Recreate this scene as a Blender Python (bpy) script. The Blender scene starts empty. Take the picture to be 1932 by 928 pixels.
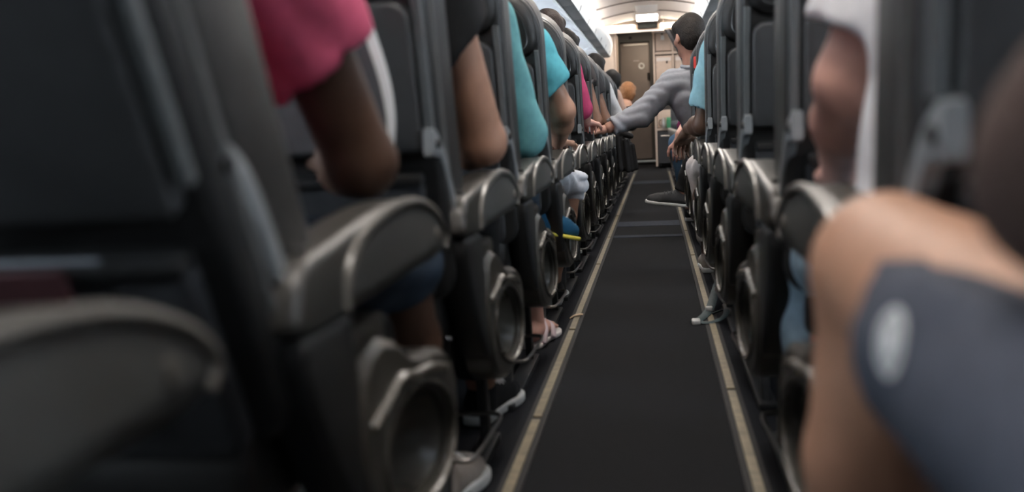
import bpy, bmesh, math, random
import numpy as np
from mathutils import Vector, Matrix

random.seed(7); np.random.seed(7)
SC = bpy.context.scene
COL = SC.collection

# ------------------------------------------------------------------ camera
CAM_H = 0.72
cam_d = bpy.data.cameras.new('camera'); cam = bpy.data.objects.new('camera', cam_d); COL.objects.link(cam)
FPX = 1850.0
cam_d.sensor_width = 36.0; cam_d.lens = 36.0 * FPX / 1932.0; cam_d.clip_start = 0.02
_r = math.radians(2.7)
_fw = Vector(((1236 - 966) / FPX, (464 - 230) / FPX, -1)).normalized()      # world +Y seen from the camera
_s, _c = math.sin(_r), math.cos(_r)
_up = Vector((-_s, _c, (-_s * _fw.x + _c * _fw.y) / -_fw.z)).normalized()
_rt = _fw.cross(_up)
cam.matrix_world = Matrix.Translation((0, 0, CAM_H)) @ Matrix((_rt, _fw, _up)).to_4x4()
cam_d.dof.use_dof = True; cam_d.dof.focus_distance = 5.0; cam_d.dof.aperture_fstop = 2.3
SC.camera = cam

# ------------------------------------------------------------------ world, exposure, main lights
world = bpy.data.worlds.new('world'); SC.world = world; world.use_nodes = True
_bg = world.node_tree.nodes['Background']; _bg.inputs[0].default_value = (0.90, 0.94, 1.0, 1); _bg.inputs[1].default_value = 0.20
SC.view_settings.view_transform = 'Standard'
try: SC.view_settings.look = 'None'
except Exception: pass
SC.view_settings.exposure = 0.0; SC.view_settings.gamma = 1.0
SC.view_settings.use_curve_mapping = False
COVE = 13.0          # cove strips above the bins
WINDOW = 110.0        # daylight in the windows
GALLEY = 14.0        # warm galley lamps
CEIL_LAMP = 27.0

# ------------------------------------------------------------------ materials
MATS = {}
def mat(name, col, rough=0.6, metal=0.0, noise=0.0, nscale=40.0, bump=0.0, bscale=200.0, emit=None, estr=0.0, spec=0.5, alpha=1.0, trans=0.0, wave=None):
    if name in MATS: return MATS[name]
    m = bpy.data.materials.new(name); m.use_nodes = True
    nt = m.node_tree; b = nt.nodes['Principled BSDF']
    c = (col[0], col[1], col[2], 1)
    b.inputs['Base Color'].default_value = c; b.inputs['Roughness'].default_value = rough
    b.inputs['Metallic'].default_value = metal
    b.inputs['Specular IOR Level'].default_value = spec
    if trans: b.inputs['Transmission Weight'].default_value = trans
    tc = nt.nodes.new('ShaderNodeTexCoord')
    if noise:
        n = nt.nodes.new('ShaderNodeTexNoise'); n.inputs['Scale'].default_value = nscale; n.inputs['Detail'].default_value = 5
        nt.links.new(tc.outputs['Object'], n.inputs['Vector'])
        r = nt.nodes.new('ShaderNodeMapRange'); r.inputs[1].default_value = 0.3; r.inputs[2].default_value = 0.7
        r.inputs[3].default_value = 1 - noise; r.inputs[4].default_value = 1 + noise
        nt.links.new(n.outputs['Fac'], r.inputs[0])
        mx = nt.nodes.new('ShaderNodeVectorMath'); mx.operation = 'SCALE'; mx.inputs[0].default_value = col[:3]
        nt.links.new(r.outputs[0], mx.inputs['Scale']); nt.links.new(mx.outputs[0], b.inputs['Base Color'])
    if bump:
        n2 = nt.nodes.new('ShaderNodeTexNoise'); n2.inputs['Scale'].default_value = bscale; n2.inputs['Detail'].default_value = 3
        nt.links.new(tc.outputs['Object'], n2.inputs['Vector'])
        bp = nt.nodes.new('ShaderNodeBump'); bp.inputs['Strength'].default_value = bump; bp.inputs['Distance'].default_value = 0.004
        nt.links.new(n2.outputs['Fac'], bp.inputs['Height']); nt.links.new(bp.outputs[0], b.inputs['Normal'])
    if emit:
        b.inputs['Emission Color'].default_value = (*emit, 1); b.inputs['Emission Strength'].default_value = estr
    MATS[name] = m
    return m

M_leather = mat('seat_leather', (0.0145, 0.0142, 0.014), 0.46, spec=0.35, noise=0.25, nscale=30, bump=0.25, bscale=350)
M_shell = mat('seat_shell', (0.0165, 0.017, 0.0175), 0.42, spec=0.35, noise=0.08, nscale=60, bump=0.08, bscale=500)
M_tray = mat('tray_plastic', (0.036, 0.038, 0.040), 0.45, spec=0.35, noise=0.06, nscale=40, bump=0.06, bscale=600)
M_arm = mat('armrest_plastic', (0.036, 0.0345, 0.031), 0.36, noise=0.10, nscale=50, bump=0.10, bscale=500)
M_armside = mat('armrest_side', (0.036, 0.038, 0.0375), 0.45, noise=0.08, nscale=50, bump=0.06, bscale=500)
M_rim = mat('rim_plastic', (0.105, 0.10, 0.09), 0.33, noise=0.08, nscale=60)
M_rail = mat('rail_plastic', (0.075, 0.082, 0.085), 0.4, noise=0.08, nscale=60)
M_edge = mat('edge_piping', (0.085, 0.086, 0.085), 0.35, noise=0.08, nscale=60)
M_shroud = mat('shroud_plastic', (0.050, 0.047, 0.041), 0.30, noise=0.15, nscale=35, bump=0.08, bscale=400)
M_cup = mat('recess_plastic', (0.066, 0.062, 0.053), 0.25, noise=0.15, nscale=35)
M_strap = mat('hinge_plastic', (0.15, 0.162, 0.17), 0.36, noise=0.08, nscale=60)
M_metal = mat('metal_bar', (0.22, 0.21, 0.20), 0.32, metal=0.9, noise=0.1, nscale=60)
M_leg = mat('leg_metal', (0.035, 0.036, 0.038), 0.5, metal=0.3, noise=0.1)
M_pocket = mat('pocket_fabric', (0.020, 0.022, 0.026), 0.85, noise=0.2, bump=0.3, bscale=600)
M_seam = mat('seam', (0.012, 0.012, 0.012), 0.7, noise=0.1)
M_carpet = mat('carpet', (0.015, 0.016, 0.020), 0.95, noise=0.35, nscale=260, bump=0.6, bscale=700, spec=0.15)
M_carpet2 = mat('aisle_carpet', (0.0115, 0.0122, 0.0145), 0.95, noise=0.35, nscale=300, bump=0.6, bscale=700, spec=0.15)
M_track = mat('track_cover', (0.010, 0.010, 0.011), 0.8, noise=0.2)
M_glow = mat('glow_strip', (0.165, 0.135, 0.082), 0.5, noise=0.28, nscale=35, bump=0.1)
M_cross = mat('threshold_strip', (0.030, 0.036, 0.050), 0.85, spec=0.1, noise=0.25, nscale=40)
M_bin = mat('bin_white', (0.70, 0.70, 0.69), 0.4, noise=0.03, nscale=12)
M_bindark = mat('bin_rail', (0.10, 0.10, 0.10), 0.5, noise=0.15)
M_psu = mat('service_panel', (0.84, 0.85, 0.88), 0.45, noise=0.03, nscale=9)
M_ceil = mat('ceiling_panel', (0.76, 0.69, 0.645), 0.38, noise=0.03, nscale=8)
M_wall = mat('side_wall', (0.62, 0.63, 0.64), 0.55, noise=0.04, nscale=10)
M_beige = mat('galley_beige', (0.62, 0.50, 0.41), 0.45, noise=0.05, nscale=12)
M_beige2 = mat('galley_box', (0.60, 0.47, 0.38), 0.5, noise=0.06, nscale=14)
M_galleydark = mat('galley_dark', (0.05, 0.046, 0.042), 0.5, noise=0.1)
M_door = mat('lavatory_door', (0.20, 0.165, 0.148), 0.5, noise=0.06, nscale=8)
M_alu = mat('aluminium', (0.55, 0.52, 0.48), 0.3, metal=0.8, noise=0.05)
M_white = mat('white_plastic', (0.75, 0.75, 0.74), 0.45, noise=0.04)
M_black = mat('black_plastic', (0.010, 0.010, 0.011), 0.6, spec=0.2, noise=0.2)
M_curtain = mat('curtain_cloth', (0.022, 0.021, 0.024), 0.9, noise=0.2, bump=0.3)
M_lamp_w = mat('lamp_warm', (0.9, 0.85, 0.75), 0.5, emit=(1.0, 0.84, 0.66), estr=GALLEY)
M_lamp_c = mat('lamp_ceiling', (0.9, 0.88, 0.85), 0.5, emit=(1.0, 0.92, 0.84), estr=CEIL_LAMP)
M_lamp_dim = mat('lamp_off', (0.85, 0.85, 0.86), 0.35, noise=0.02)
M_cove = mat('cove_lamp', (0.9, 0.9, 0.9), 0.5, emit=(1.0, 0.93, 0.86), estr=COVE)
M_sky = mat('window_daylight', (0.8, 0.85, 0.9), 0.4, emit=(0.80, 0.90, 1.0), estr=WINDOW)

def skin(n, c): return mat('skin_' + n, c, 0.52, noise=0.10, nscale=22, bump=0.10, bscale=260, spec=0.35)
def cloth(n, c, nz=0.10, sc=60): return mat('cloth_' + n, c, 0.88, noise=nz, nscale=sc, bump=0.25, bscale=500, spec=0.2)

# ------------------------------------------------------------------ object helpers
def mesh_obj(name, V, F, m, parent=None, loc=(0, 0, 0), smooth=True, angle=40):
    me = bpy.data.meshes.new(name)
    me.from_pydata([tuple(map(float, v)) for v in V], [], [tuple(map(int, f)) for f in F])
    bm = bmesh.new(); bm.from_mesh(me); bmesh.ops.recalc_face_normals(bm, faces=bm.faces[:]); bm.to_mesh(me); bm.free()
    if smooth:
        me.shade_smooth()
        if angle: me.set_sharp_from_angle(angle=math.radians(angle))
    me.materials.append(m)
    o = bpy.data.objects.new(name, me); COL.objects.link(o); o.location = loc
    if parent: o.parent = parent
    return o
def tag(o, label, cat, group=None, kind=None):
    if label: o['label'] = label
    if cat: o['category'] = cat
    if group: o['group'] = group
    if kind: o['kind'] = kind
    return o
def thing(name, label, cat, loc=(0, 0, 0), group=None, kind=None):
    o = bpy.data.objects.new(name, None); o.empty_display_size = 0.05; COL.objects.link(o); o.location = loc
    return tag(o, label, cat, group, kind)
def copy_tree(o, parent=None):
    c = o.copy(); COL.objects.link(c); c.parent = parent
    for ch in list(o.children): copy_tree(ch, c)
    return c

def V3(*a): return np.array(a, float)
def rrect(x0, x1, y0, y1, r, n=6):
    rs = r if isinstance(r, (list, tuple)) else [r] * 4       # bl, br, tr, tl
    out = []
    for (cx, cy, a0, rr) in ((x0 + rs[0], y0 + rs[0], 180, rs[0]), (x1 - rs[1], y0 + rs[1], 270, rs[1]),
                             (x1 - rs[2], y1 - rs[2], 0, rs[2]), (x0 + rs[3], y1 - rs[3], 90, rs[3])):
        for k in range(n + 1):
            a = math.radians(a0 + 90 * k / n); out.append((cx + rr * math.cos(a), cy + rr * math.sin(a)))
    return out
def catmull(P, closed=True, n=5):
    P = [np.array(p, float) for p in P]; N = len(P); out = []
    rng = range(N) if closed else range(N - 1)
    for i in rng:
        if closed: p0, p1, p2, p3 = P[i - 1], P[i], P[(i + 1) % N], P[(i + 2) % N]
        else: p0, p1, p2, p3 = P[max(i - 1, 0)], P[i], P[i + 1], P[min(i + 2, N - 1)]
        for k in range(n):
            t = k / n
            out.append(0.5 * (2 * p1 + (p2 - p0) * t + (2 * p0 - 5 * p1 + 4 * p2 - p3) * t * t + (3 * p1 - p0 - 3 * p2 + p3) * t ** 3))
    if not closed: out.append(P[-1])
    return [tuple(p) for p in out]
def offset(pts, d):
    P = np.array(pts, float)
    A = np.roll(P, 1, 0); B = np.roll(P, -1, 0)
    e1 = P - A; e2 = B - P
    e1 /= np.maximum(np.linalg.norm(e1, axis=1, keepdims=True), 1e-9); e2 /= np.maximum(np.linalg.norm(e2, axis=1, keepdims=True), 1e-9)
    n = np.stack([e1[:, 1] + e2[:, 1], -(e1[:, 0] + e2[:, 0])], 1)
    n /= np.maximum(np.linalg.norm(n, axis=1, keepdims=True), 1e-9)
    area = 0.5 * np.sum(P[:, 0] * B[:, 1] - B[:, 0] * P[:, 1])
    if area < 0: n = -n
    return P - n * d            # d > 0 moves inward
AX = {'x': lambda p, q, t: (t, p, q), 'y': lambda p, q, t: (p, t, q), 'z': lambda p, q, t: (p, q, t)}
def plate(outline, t0, t1, b=0.004, axis='x', n=3, bottom=True):
    rings = []
    for k in range(n + 1):
        a = math.pi / 2 * k / n; rings.append((b * (1 - math.sin(a)), t0 + b * (1 - math.cos(a))))
    rings += [(i, t1 - (t - t0)) for (i, t) in reversed(rings)]
    f = AX[axis]; V = []; F = []; N = len(outline)
    for ins, t in rings:
        for p, q in offset(outline, ins): V.append(f(p, q, t))
    for r in range(len(rings) - 1):
        for i in range(N):
            j = (i + 1) % N; F.append((r * N + i, r * N + j, (r + 1) * N + j, (r + 1) * N + i))
    F.append(tuple(range(N))[::-1]); F.append(tuple((len(rings) - 1) * N + i for i in range(N)))
    return V, F
def ringplate(outer, inner, t0, t1, b=0.004, axis='x'):
    """plate with a hole; outer and inner have the same number of points"""
    N = len(outer); f = AX[axis]; V = []; F = []
    loops = [(inner, -b, t0), (inner, 0, t0 + b), (inner, 0, t1), (outer, 0, t1), (outer, 0, t0 + b), (outer, b, t0)]
    for o, ins, t in loops:
        pts = offset(o, ins)
        for p, q in pts: V.append(f(p, q, t))
    L = len(loops)
    for r in range(L):
        s = (r + 1) % L
        for i in range(N):
            j = (i + 1) % N; F.append((r * N + i, r * N + j, s * N + j, s * N + i))
    return V, F
def tube(path, r, n=8, caps=True, flat=None):
    """tube along a 3D path; r a number or one per point"""
    P = [np.array(p, float) for p in path]; K = len(P); V = []; F = []
    rs = r if hasattr(r, '__len__') else [r] * K
    up = np.array((0.13, 0.21, 0.97))
    for i, p in enumerate(P):
        t = P[min(i + 1, K - 1)] - P[max(i - 1, 0)]; t /= max(np.linalg.norm(t), 1e-9)
        if abs(t @ up) > 0.95: up = np.array((0.97, 0.1, 0.1))
        a = np.cross(t, up); a /= np.linalg.norm(a); c = np.cross(a, t); up = c
        for k in range(n):
            w = 2 * math.pi * k / n; V.append(p + rs[i] * (math.cos(w) * a + math.sin(w) * c * (flat or 1)))
    for i in range(K - 1):
        for k in range(n):
            l = (k + 1) % n; F.append((i * n + k, i * n + l, (i + 1) * n + l, (i + 1) * n + k))
    if caps: F.append(tuple(range(n))); F.append(tuple((K - 1) * n + k for k in range(n)))
    return V, F
def strapbar(path, w, t, side=(1, 0, 0)):
    """flat bar along a path in a plane perpendicular to side"""
    P = [np.array(p, float) for p in path]; K = len(P); s = np.array(side, float); V = []; F = []
    ws = w if hasattr(w, '__len__') else [w] * K
    for i, p in enumerate(P):
        d = P[min(i + 1, K - 1)] - P[max(i - 1, 0)]; d /= np.linalg.norm(d); n = np.cross(d, s)
        for (a, b) in ((-1, -.7), (-.8, -1), (.8, -1), (1, -.7), (1, .7), (.8, 1), (-.8, 1), (-1, .7)):
            V.append(p + s * a * t / 2 + n * b * ws[i] / 2)
    for i in range(K - 1):
        for k in range(8):
            l = (k + 1) % 8; F.append((i * 8 + k, i * 8 + l, (i + 1) * 8 + l, (i + 1) * 8 + k))
    F.append(tuple(range(8))); F.append(tuple((K - 1) * 8 + k for k in range(8)))
    return V, F
def box(x0, x1, y0, y1, z0, z1, b=0.003):
    return plate([(x0, z0), (x1, z0), (x1, z1), (x0, z1)], y0, y1, min(b, (y1 - y0) / 3, abs(x1 - x0) / 3, abs(z1 - z0) / 3), 'y', 1)
def join(*parts):
    V = []; F = []
    for v, f in parts:
        o = len(V); V += [tuple(p) for p in v]; F += [tuple(int(i) + o for i in q) for q in f]
    return V, F

# ------------------------------------------------------------------ soft bodies: smooth unions of tapered limbs, one surface
def surface_net(A, lo, h):
    ins = A < 0
    c = np.zeros(tuple(s - 1 for s in A.shape), np.int8)
    offs = [(i, j, k) for i in (0, 1) for j in (0, 1) for k in (0, 1)]
    S = c.shape
    for (i, j, k) in offs: c += ins[i:i + S[0], j:j + S[1], k:k + S[2]]
    cells = np.argwhere((c > 0) & (c < 8))
    if len(cells) == 0: return np.zeros((0, 3)), []
    vals = np.stack([A[cells[:, 0] + i, cells[:, 1] + j, cells[:, 2] + k] for (i, j, k) in offs], 1)
    acc = np.zeros((len(cells), 3)); cnt = np.zeros(len(cells)); O = np.array(offs, float)
    for a in range(8):
        for b in range(a + 1, 8):
            if np.abs(O[a] - O[b]).sum() != 1: continue
            va, vb = vals[:, a], vals[:, b]; m = (va < 0) != (vb < 0)
            t = va[m] / (va[m] - vb[m]); acc[m] += O[a] + t[:, None] * (O[b] - O[a]); cnt[m] += 1
    V = lo + h * (cells + acc / cnt[:, None])
    idx = np.full(S, -1, np.int64); idx[cells[:, 0], cells[:, 1], cells[:, 2]] = np.arange(len(cells))
    F = []
    for ax in range(3):
        sl0 = [slice(None)] * 3; sl1 = [slice(None)] * 3; sl0[ax] = slice(0, -1); sl1[ax] = slice(1, None)
        e = np.argwhere(ins[tuple(sl0)] != ins[tuple(sl1)])
        u, w = [(1, 2), (0, 2), (0, 1)][ax]
        ok = (e[:, u] > 0) & (e[:, w] > 0) & (e[:, u] < S[u]) & (e[:, w] < S[w]); e = e[ok]
        q = []
        for du, dw in ((1, 1), (0, 1), (0, 0), (1, 0)):
            g = e.copy(); g[:, u] -= du; g[:, w] -= dw; q.append(idx[g[:, 0], g[:, 1], g[:, 2]])
        F.append(np.stack(q, 1))
    return V, np.concatenate(F)
class Blob:
    def __init__(s): s.pr = []; s.cuts = []
    def cap(s, a, b, ra, rb=None, k=0.025, cuts=(), sub=False):
        s.pr.append(('c', np.array(a, float), np.array(b, float), ra, ra if rb is None else rb, k, cuts, sub)); return s
    def ell(s, c, r, k=0.02, rot=None, sub=False):
        s.pr.append(('e', np.array(c, float), np.array(r, float), rot, None, k, (), sub)); return s
    def cut(s, p, n): s.cuts.append((np.array(p, float), np.array(n, float))); return s
    def mesh(s, h=0.01, wr=0.0, wf=28.0, seed=0):
        los, his = [], []
        for p in s.pr:
            if p[7]: continue
            if p[0] == 'c':
                R = max(p[3], p[4]); los.append(np.minimum(p[1], p[2]) - R); his.append(np.maximum(p[1], p[2]) + R)
            else:
                R = p[2].max(); los.append(p[1] - R); his.append(p[1] + R)
        lo = np.min(los, 0) - 3 * h - 0.012; hi = np.max(his, 0) + 3 * h + 0.012
        dim = np.ceil((hi - lo) / h).astype(int) + 1
        ax = [lo[i] + h * np.arange(dim[i]) for i in range(3)]
        A = np.full(tuple(dim), 0.5, np.float32)
        for p in s.pr:
            typ, k = p[0], p[5]
            if typ == 'c':
                R = max(p[3], p[4]); l = np.minimum(p[1], p[2]) - R; u = np.maximum(p[1], p[2]) + R
            else:
                R = p[2].max(); l = p[1] - R; u = p[1] + R
            mg = k + 2.5 * h
            i0 = np.maximum(((l - mg - lo) / h).astype(int), 0); i1 = np.minimum(((u + mg - lo) / h).astype(int) + 2, dim)
            if (i1 <= i0).any(): continue
            X = ax[0][i0[0]:i1[0]][:, None, None]; Y = ax[1][i0[1]:i1[1]][None, :, None]; Z = ax[2][i0[2]:i1[2]][None, None, :]
            if typ == 'c':
                a, b = p[1], p[2]; d = b - a; L2 = max(d @ d, 1e-9)
                t = np.clip(((X - a[0]) * d[0] + (Y - a[1]) * d[1] + (Z - a[2]) * d[2]) / L2, 0, 1)
                D = np.sqrt((X - a[0] - t * d[0]) ** 2 + (Y - a[1] - t * d[1]) ** 2 + (Z - a[2] - t * d[2]) ** 2) - (p[3] + (p[4] - p[3]) * t)
                for (cp, cn) in p[6]:
                    cp = np.array(cp); cn = np.array(cn, float); cn = cn / np.linalg.norm(cn)
                    D = np.maximum(D, (X - cp[0]) * cn[0] + (Y - cp[1]) * cn[1] + (Z - cp[2]) * cn[2])
            else:
                x, y, z = X - p[1][0], Y - p[1][1], Z - p[1][2]
                if p[3] is not None:
                    Rm = p[3]; x, y, z = (Rm[0][0] * x + Rm[1][0] * y + Rm[2][0] * z, Rm[0][1] * x + Rm[1][1] * y + Rm[2][1] * z, Rm[0][2] * x + Rm[1][2] * y + Rm[2][2] * z)
                r = p[2]; q = np.sqrt((x / r[0]) ** 2 + (y / r[1]) ** 2 + (z / r[2]) ** 2)
                D = (q - 1) * r.min()
            sl = (slice(i0[0], i1[0]), slice(i0[1], i1[1]), slice(i0[2], i1[2]))
            B = A[sl]
            if p[7]: A[sl] = np.maximum(B, -D)
            else:
                hh = np.clip(0.5 + 0.5 * (B - D) / k, 0, 1); A[sl] = B + (D - B) * hh - k * hh * (1 - hh)
        X = ax[0][:, None, None]; Y = ax[1][None, :, None]; Z = ax[2][None, None, :]
        for (cp, cn) in s.cuts:
            A = np.maximum(A, (X - cp[0]) * cn[0] + (Y - cp[1]) * cn[1] + (Z - cp[2]) * cn[2])
        if wr:
            f = wf; ph = seed * 1.7
            w1 = np.sin(f * (0.5 * X + 0.4 * Y + 0.95 * Z) + 1.8 * np.sin(0.45 * f * (Y - 0.4 * X) + ph) + 1.3 * np.sin(.5 * f * X + 2 * ph))
            w2 = np.sin(0.6 * f * (0.9 * X - 0.5 * Y - 0.5 * Z) + 1.6 * np.sin(0.5 * f * Z + ph))
            A = A + (wr * (0.65 * (1 - np.abs(w1)) * 1.4 - .4 * wr * 0 + 0.45 * w2)).astype(np.float32)
        A[0] = A[-1] = 0.5; A[:, 0] = A[:, -1] = 0.5; A[:, :, 0] = A[:, :, -1] = 0.5
        return surface_net(A, lo, h)

# ------------------------------------------------------------------ layout of the cabin
XC = -0.07                    # middle of the aisle
XL, XR = -0.316, 0.171        # aisle faces of the armrests
PITCH = 0.79
def row_y(i): return 1.45 + PITCH * (i - 1)      # front end of the armrest of row i
NROW = 17
Y_BACK, Y_END = -2.2, 17.0

ORD = ['first', 'second', 'third', 'fourth', 'fifth', 'sixth', 'seventh', 'eighth', 'ninth', 'tenth', 'eleventh', 'twelfth', 'thirteenth', 'fourteenth', 'fifteenth', 'sixteenth', 'seventeenth', 'eighteenth']
# floor -------------------------------------------------------------
fl = mesh_obj('floor', *box(-1.9, 1.78, Y_BACK, 17.6, -0.06, 0.0, 0.002), M_carpet, smooth=False); tag(fl, 'dark charcoal cabin carpet under the seats', 'floor', kind='structure')
o = mesh_obj('carpet_runner', *box(-0.285, 0.152, Y_BACK, 16.9, 0.0005, 0.004, 0.001), M_carpet2, parent=fl, smooth=False)
for x, side in ((-0.3105, 'left'), (0.1785, 'right')):
    t = thing('floor_path_strip', f'worn yellowish glow strip on the floor along the {side} seats', 'floor strip', (x, 0, 0), kind='structure')
    mesh_obj('track_cover', *box(-0.024, 0.024, Y_BACK, 16.0, 0.0005, 0.005, 0.001), M_track, parent=t, smooth=False)
    y = 0.9 if side == 'left' else 1.15; k = 0
    while y < 14.0:
        L = (1.45, 1.05, 1.62, 1.2)[k % 4]
        mesh_obj('glow_segment', *box(-0.0105, 0.0105, y, y + L - 0.025, 0.004, 0.009, 0.002), M_glow, parent=t, smooth=False)
        y += L; k += 1
for i, (y0, y1) in enumerate(((6.18, 6.30), (6.85, 7.18), (11.6, 12.2))):
    t = mesh_obj(f'trim_{i + 1}', *box(-0.284, 0.151, y0, y1, 0.003, 0.0065, 0.001), M_cross, smooth=False)
    tag(t, 'bluish worn threshold band crossing the aisle carpet', 'threshold', 'threshold bands', 'structure')

# side walls with windows -------------------------------------------
def wall(side):
    sg = -1 if side == 'left' else 1
    prof = catmull([(1.62, 0.0), (1.80, 0.35), (1.86, 0.80), (1.83, 1.20), (1.70, 1.55), (1.50, 1.85), (1.25, 2.08)], False, 5)
    V = []; F = []; n = len(prof)
    for y in (Y_BACK, 17.6):
        for (d, z) in prof: V.append((XC + sg * d, y, z))
    for i in range(n - 1): F.append((i, i + 1, n + i + 1, n + i))
    m = len(V)
    for y in (Y_BACK, 17.6):
        for (d, z) in prof: V.append((XC + sg * (d + 0.05), y, z))
    for i in range(n - 1): F.append((m + i, m + i + 1, m + n + i + 1, m + n + i))
    for i in range(n - 1): F.append((i, i + 1, m + i + 1, m + i)); F.append((n + i, n + i + 1, m + n + i + 1, m + n + i))
    F.append((0, n, m + n, m)); F.append((n - 1, 2 * n - 1, m + 2 * n - 1, m + n - 1))
    w = mesh_obj('wall_' + side, V, F, M_wall); tag(w, f'pale curved cabin side wall on the {side}', 'wall', kind='structure')
wall('left'); wall('right')
wn = 0
out = rrect(-0.13, 0.13, -0.19, 0.19, 0.11, 6); inn = rrect(-0.10, 0.10, -0.155, 0.155, 0.085, 6)
wf_V, wf_F = ringplate(out, inn, -0.03, 0.03, 0.006, 'x'); wp_V, wp_F = plate(inn, -0.004, 0.004, 0.001, 'x')
wf0 = wp0 = None
for sg in (-1, 1):
    for k in range(19):
        wn += 1
        t = thing(f'window_{wn}', f'rounded cabin window with daylight on the {"left" if sg < 0 else "right"} wall', 'window', (XC + sg * 1.815, -1.4 + k * 0.79, 1.02), 'cabin windows on the ' + ('left' if sg < 0 else 'right'), 'structure')
        if wf0 is None:
            wf0 = mesh_obj('window_frame', wf_V, wf_F, M_white, parent=t); wp0 = mesh_obj('pane', wp_V, wp_F, M_sky, parent=t)
        else:
            for p0 in (wf0, wp0):
                c = p0.copy(); COL.objects.link(c); c.parent = t

# ceiling -------------------------------------------------------------
ceil = thing('ceiling', 'vaulted beige cabin ceiling of curved panels', 'ceiling', (XC, 0, 0), kind='structure')
def ceil_z(d): return 2.055 + 0.15 * math.cos(min(abs(d) / 0.85, 1) * math.pi / 2) ** 0.9
pan = None
CY0, CL = -2.2, 1.12
for k in range(15):
    y0 = CY0 + CL * k
    if pan is None:
        ds = [(-0.86 + 1.72 * i / 24) for i in range(25)]; V = []; F = []
        for (y, dz) in ((0.0, 0.04), (0.004, -0.014), (CL - 0.03, 0.0), (CL + 0.01, 0.0)):
            for d in ds: V.append((d, y, ceil_z(d) + dz))
        for r in range(3):
            for i in range(24): F.append((r * 25 + i, r * 25 + i + 1, (r + 1) * 25 + i + 1, (r + 1) * 25 + i))
        nb = len(V)
        for y in (0.0, CL):
            for d in ds: V.append((d, y, ceil_z(d) + 0.05))
        for i in range(24): F.append((nb + i, nb + i + 1, nb + 26 + i, nb + 25 + i))
        for i in range(24): F.append((i, i + 1, nb + i + 1, nb + i)); F.append((75 + i, 76 + i, nb + 26 + i, nb + 25 + i))
        pan = mesh_obj('ceiling_panel', V, F, M_ceil, parent=ceil, loc=(0, y0, 0))
        mesh_obj('seam_trim', *tube([(d, 0.0, ceil_z(d) - 0.006) for d in ds], 0.009, 6), mat('seam_trim', (0.16, 0.13, 0.11), 0.5, noise=.1), parent=pan)
    else:
        c = copy_tree(pan, ceil); c.location = (0, y0, 0)
roofbox = mesh_obj('ceiling_shell', *box(-1.35, 1.35, Y_BACK, 17.6, 2.32, 2.36), M_galleydark, parent=ceil, smooth=False)
# flat ceiling lamps; all after the first two are unseen, added as fill
lampV, lampF = plate(rrect(-0.145, 0.145, 0, 0.86, 0.03, 4), 2.188, 2.212, 0.006, 'z', 2)
lp = None
for k, y in enumerate((13.9, 12.78, 9.3, 7.06, 4.82, 2.58, 0.34)):
    m = M_lamp_dim if k == 1 else M_lamp_c
    lab = ('glowing square ceiling lamp nearest the galley' if k == 0 else 'pale unlit ceiling panel just before the glowing lamp' if k == 1 else f'added fill lamp above the aisle, {ORD[k]} counted from the galley')
    t = thing('ceiling_or_fill_light', lab, 'ceiling lamp', (XC, y, 0), 'ceiling lamps and added fill lamps over the aisle')
    mesh_obj('diffuser', lampV, lampF, m, parent=t)
    mesh_obj('lamp_frame', *ringplate(rrect(-0.165, 0.165, -0.02, 0.88, 0.04, 4), rrect(-0.147, 0.147, -0.002, 0.862, 0.03, 4), 2.190, 2.214, 0.003, 'z'), M_ceil, parent=t)

# overhead bins -------------------------------------------------------
def make_bin(sg):
    t = thing('overhead_bin', 'white overhead luggage bin', 'luggage bin', (XC, 0, 0))
    L = 1.06
    def ext(pts, t0, t1, b): return plate([(sg * p, q) for (p, q) in pts], t0, t1, b, 'y', 2)
    mesh_obj('body', *ext([(0.60, 1.72), (1.34, 1.60), (1.40, 1.98), (0.62, 1.98)], 0, L, 0.004), M_bin, parent=t)
    face = catmull([(0.535, 1.672), (0.512, 1.74), (0.500, 1.84), (0.517, 1.935)], False, 6) + [(0.60, 1.96), (0.61, 1.70)]
    d = mesh_obj('door', *ext(face, 0.004, L - 0.004, 0.006), M_bin, parent=t)
    mesh_obj('latch', *join(ext([(0.536, 1.668), (0.516, 1.712), (0.514, 1.722), (0.545, 1.72)], 0.50, 0.54, 0.003)), M_bindark, parent=d)
    mesh_obj('handle_rail', *ext([(0.537, 1.676), (0.60, 1.700), (0.645, 1.678), (0.635, 1.660), (0.56, 1.664)], 0, L, 0.003), M_bindark, parent=t)
    mesh_obj('rail_edge', *ext([(0.640, 1.652), (0.640, 1.675), (0.662, 1.675), (0.662, 1.652)], 0, L, 0.003), M_white, parent=t)
    mesh_obj('service_panel', *ext([(0.662, 1.664), (0.90, 1.640), (1.36, 1.545), (1.36, 1.60), (0.662, 1.70)], 0.003, L - 0.003, 0.003), M_psu, parent=t)
    return t
for sg, side in ((-1, 'left'), (1, 'right')):
    proto = make_bin(sg)
    for k in range(15):
        b = proto if k == 0 else copy_tree(proto)
        b.location = (XC, 13.25 - 1.065 * k, 0)
        b['label'] = f'white overhead luggage bin on the {side}, {ORD[k]} from the galley'; b['group'] = f'overhead bins on the {side}'
    cv = mesh_obj('cove_light', *box(XC + sg * 0.74 - 0.03, XC + sg * 0.74 + 0.03, -0.4, 14.3, 1.985, 2.0), M_cove, smooth=False)
    tag(cv, f'warm white cove lamp strip on top of the {side} overhead bins', 'light strip')

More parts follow.
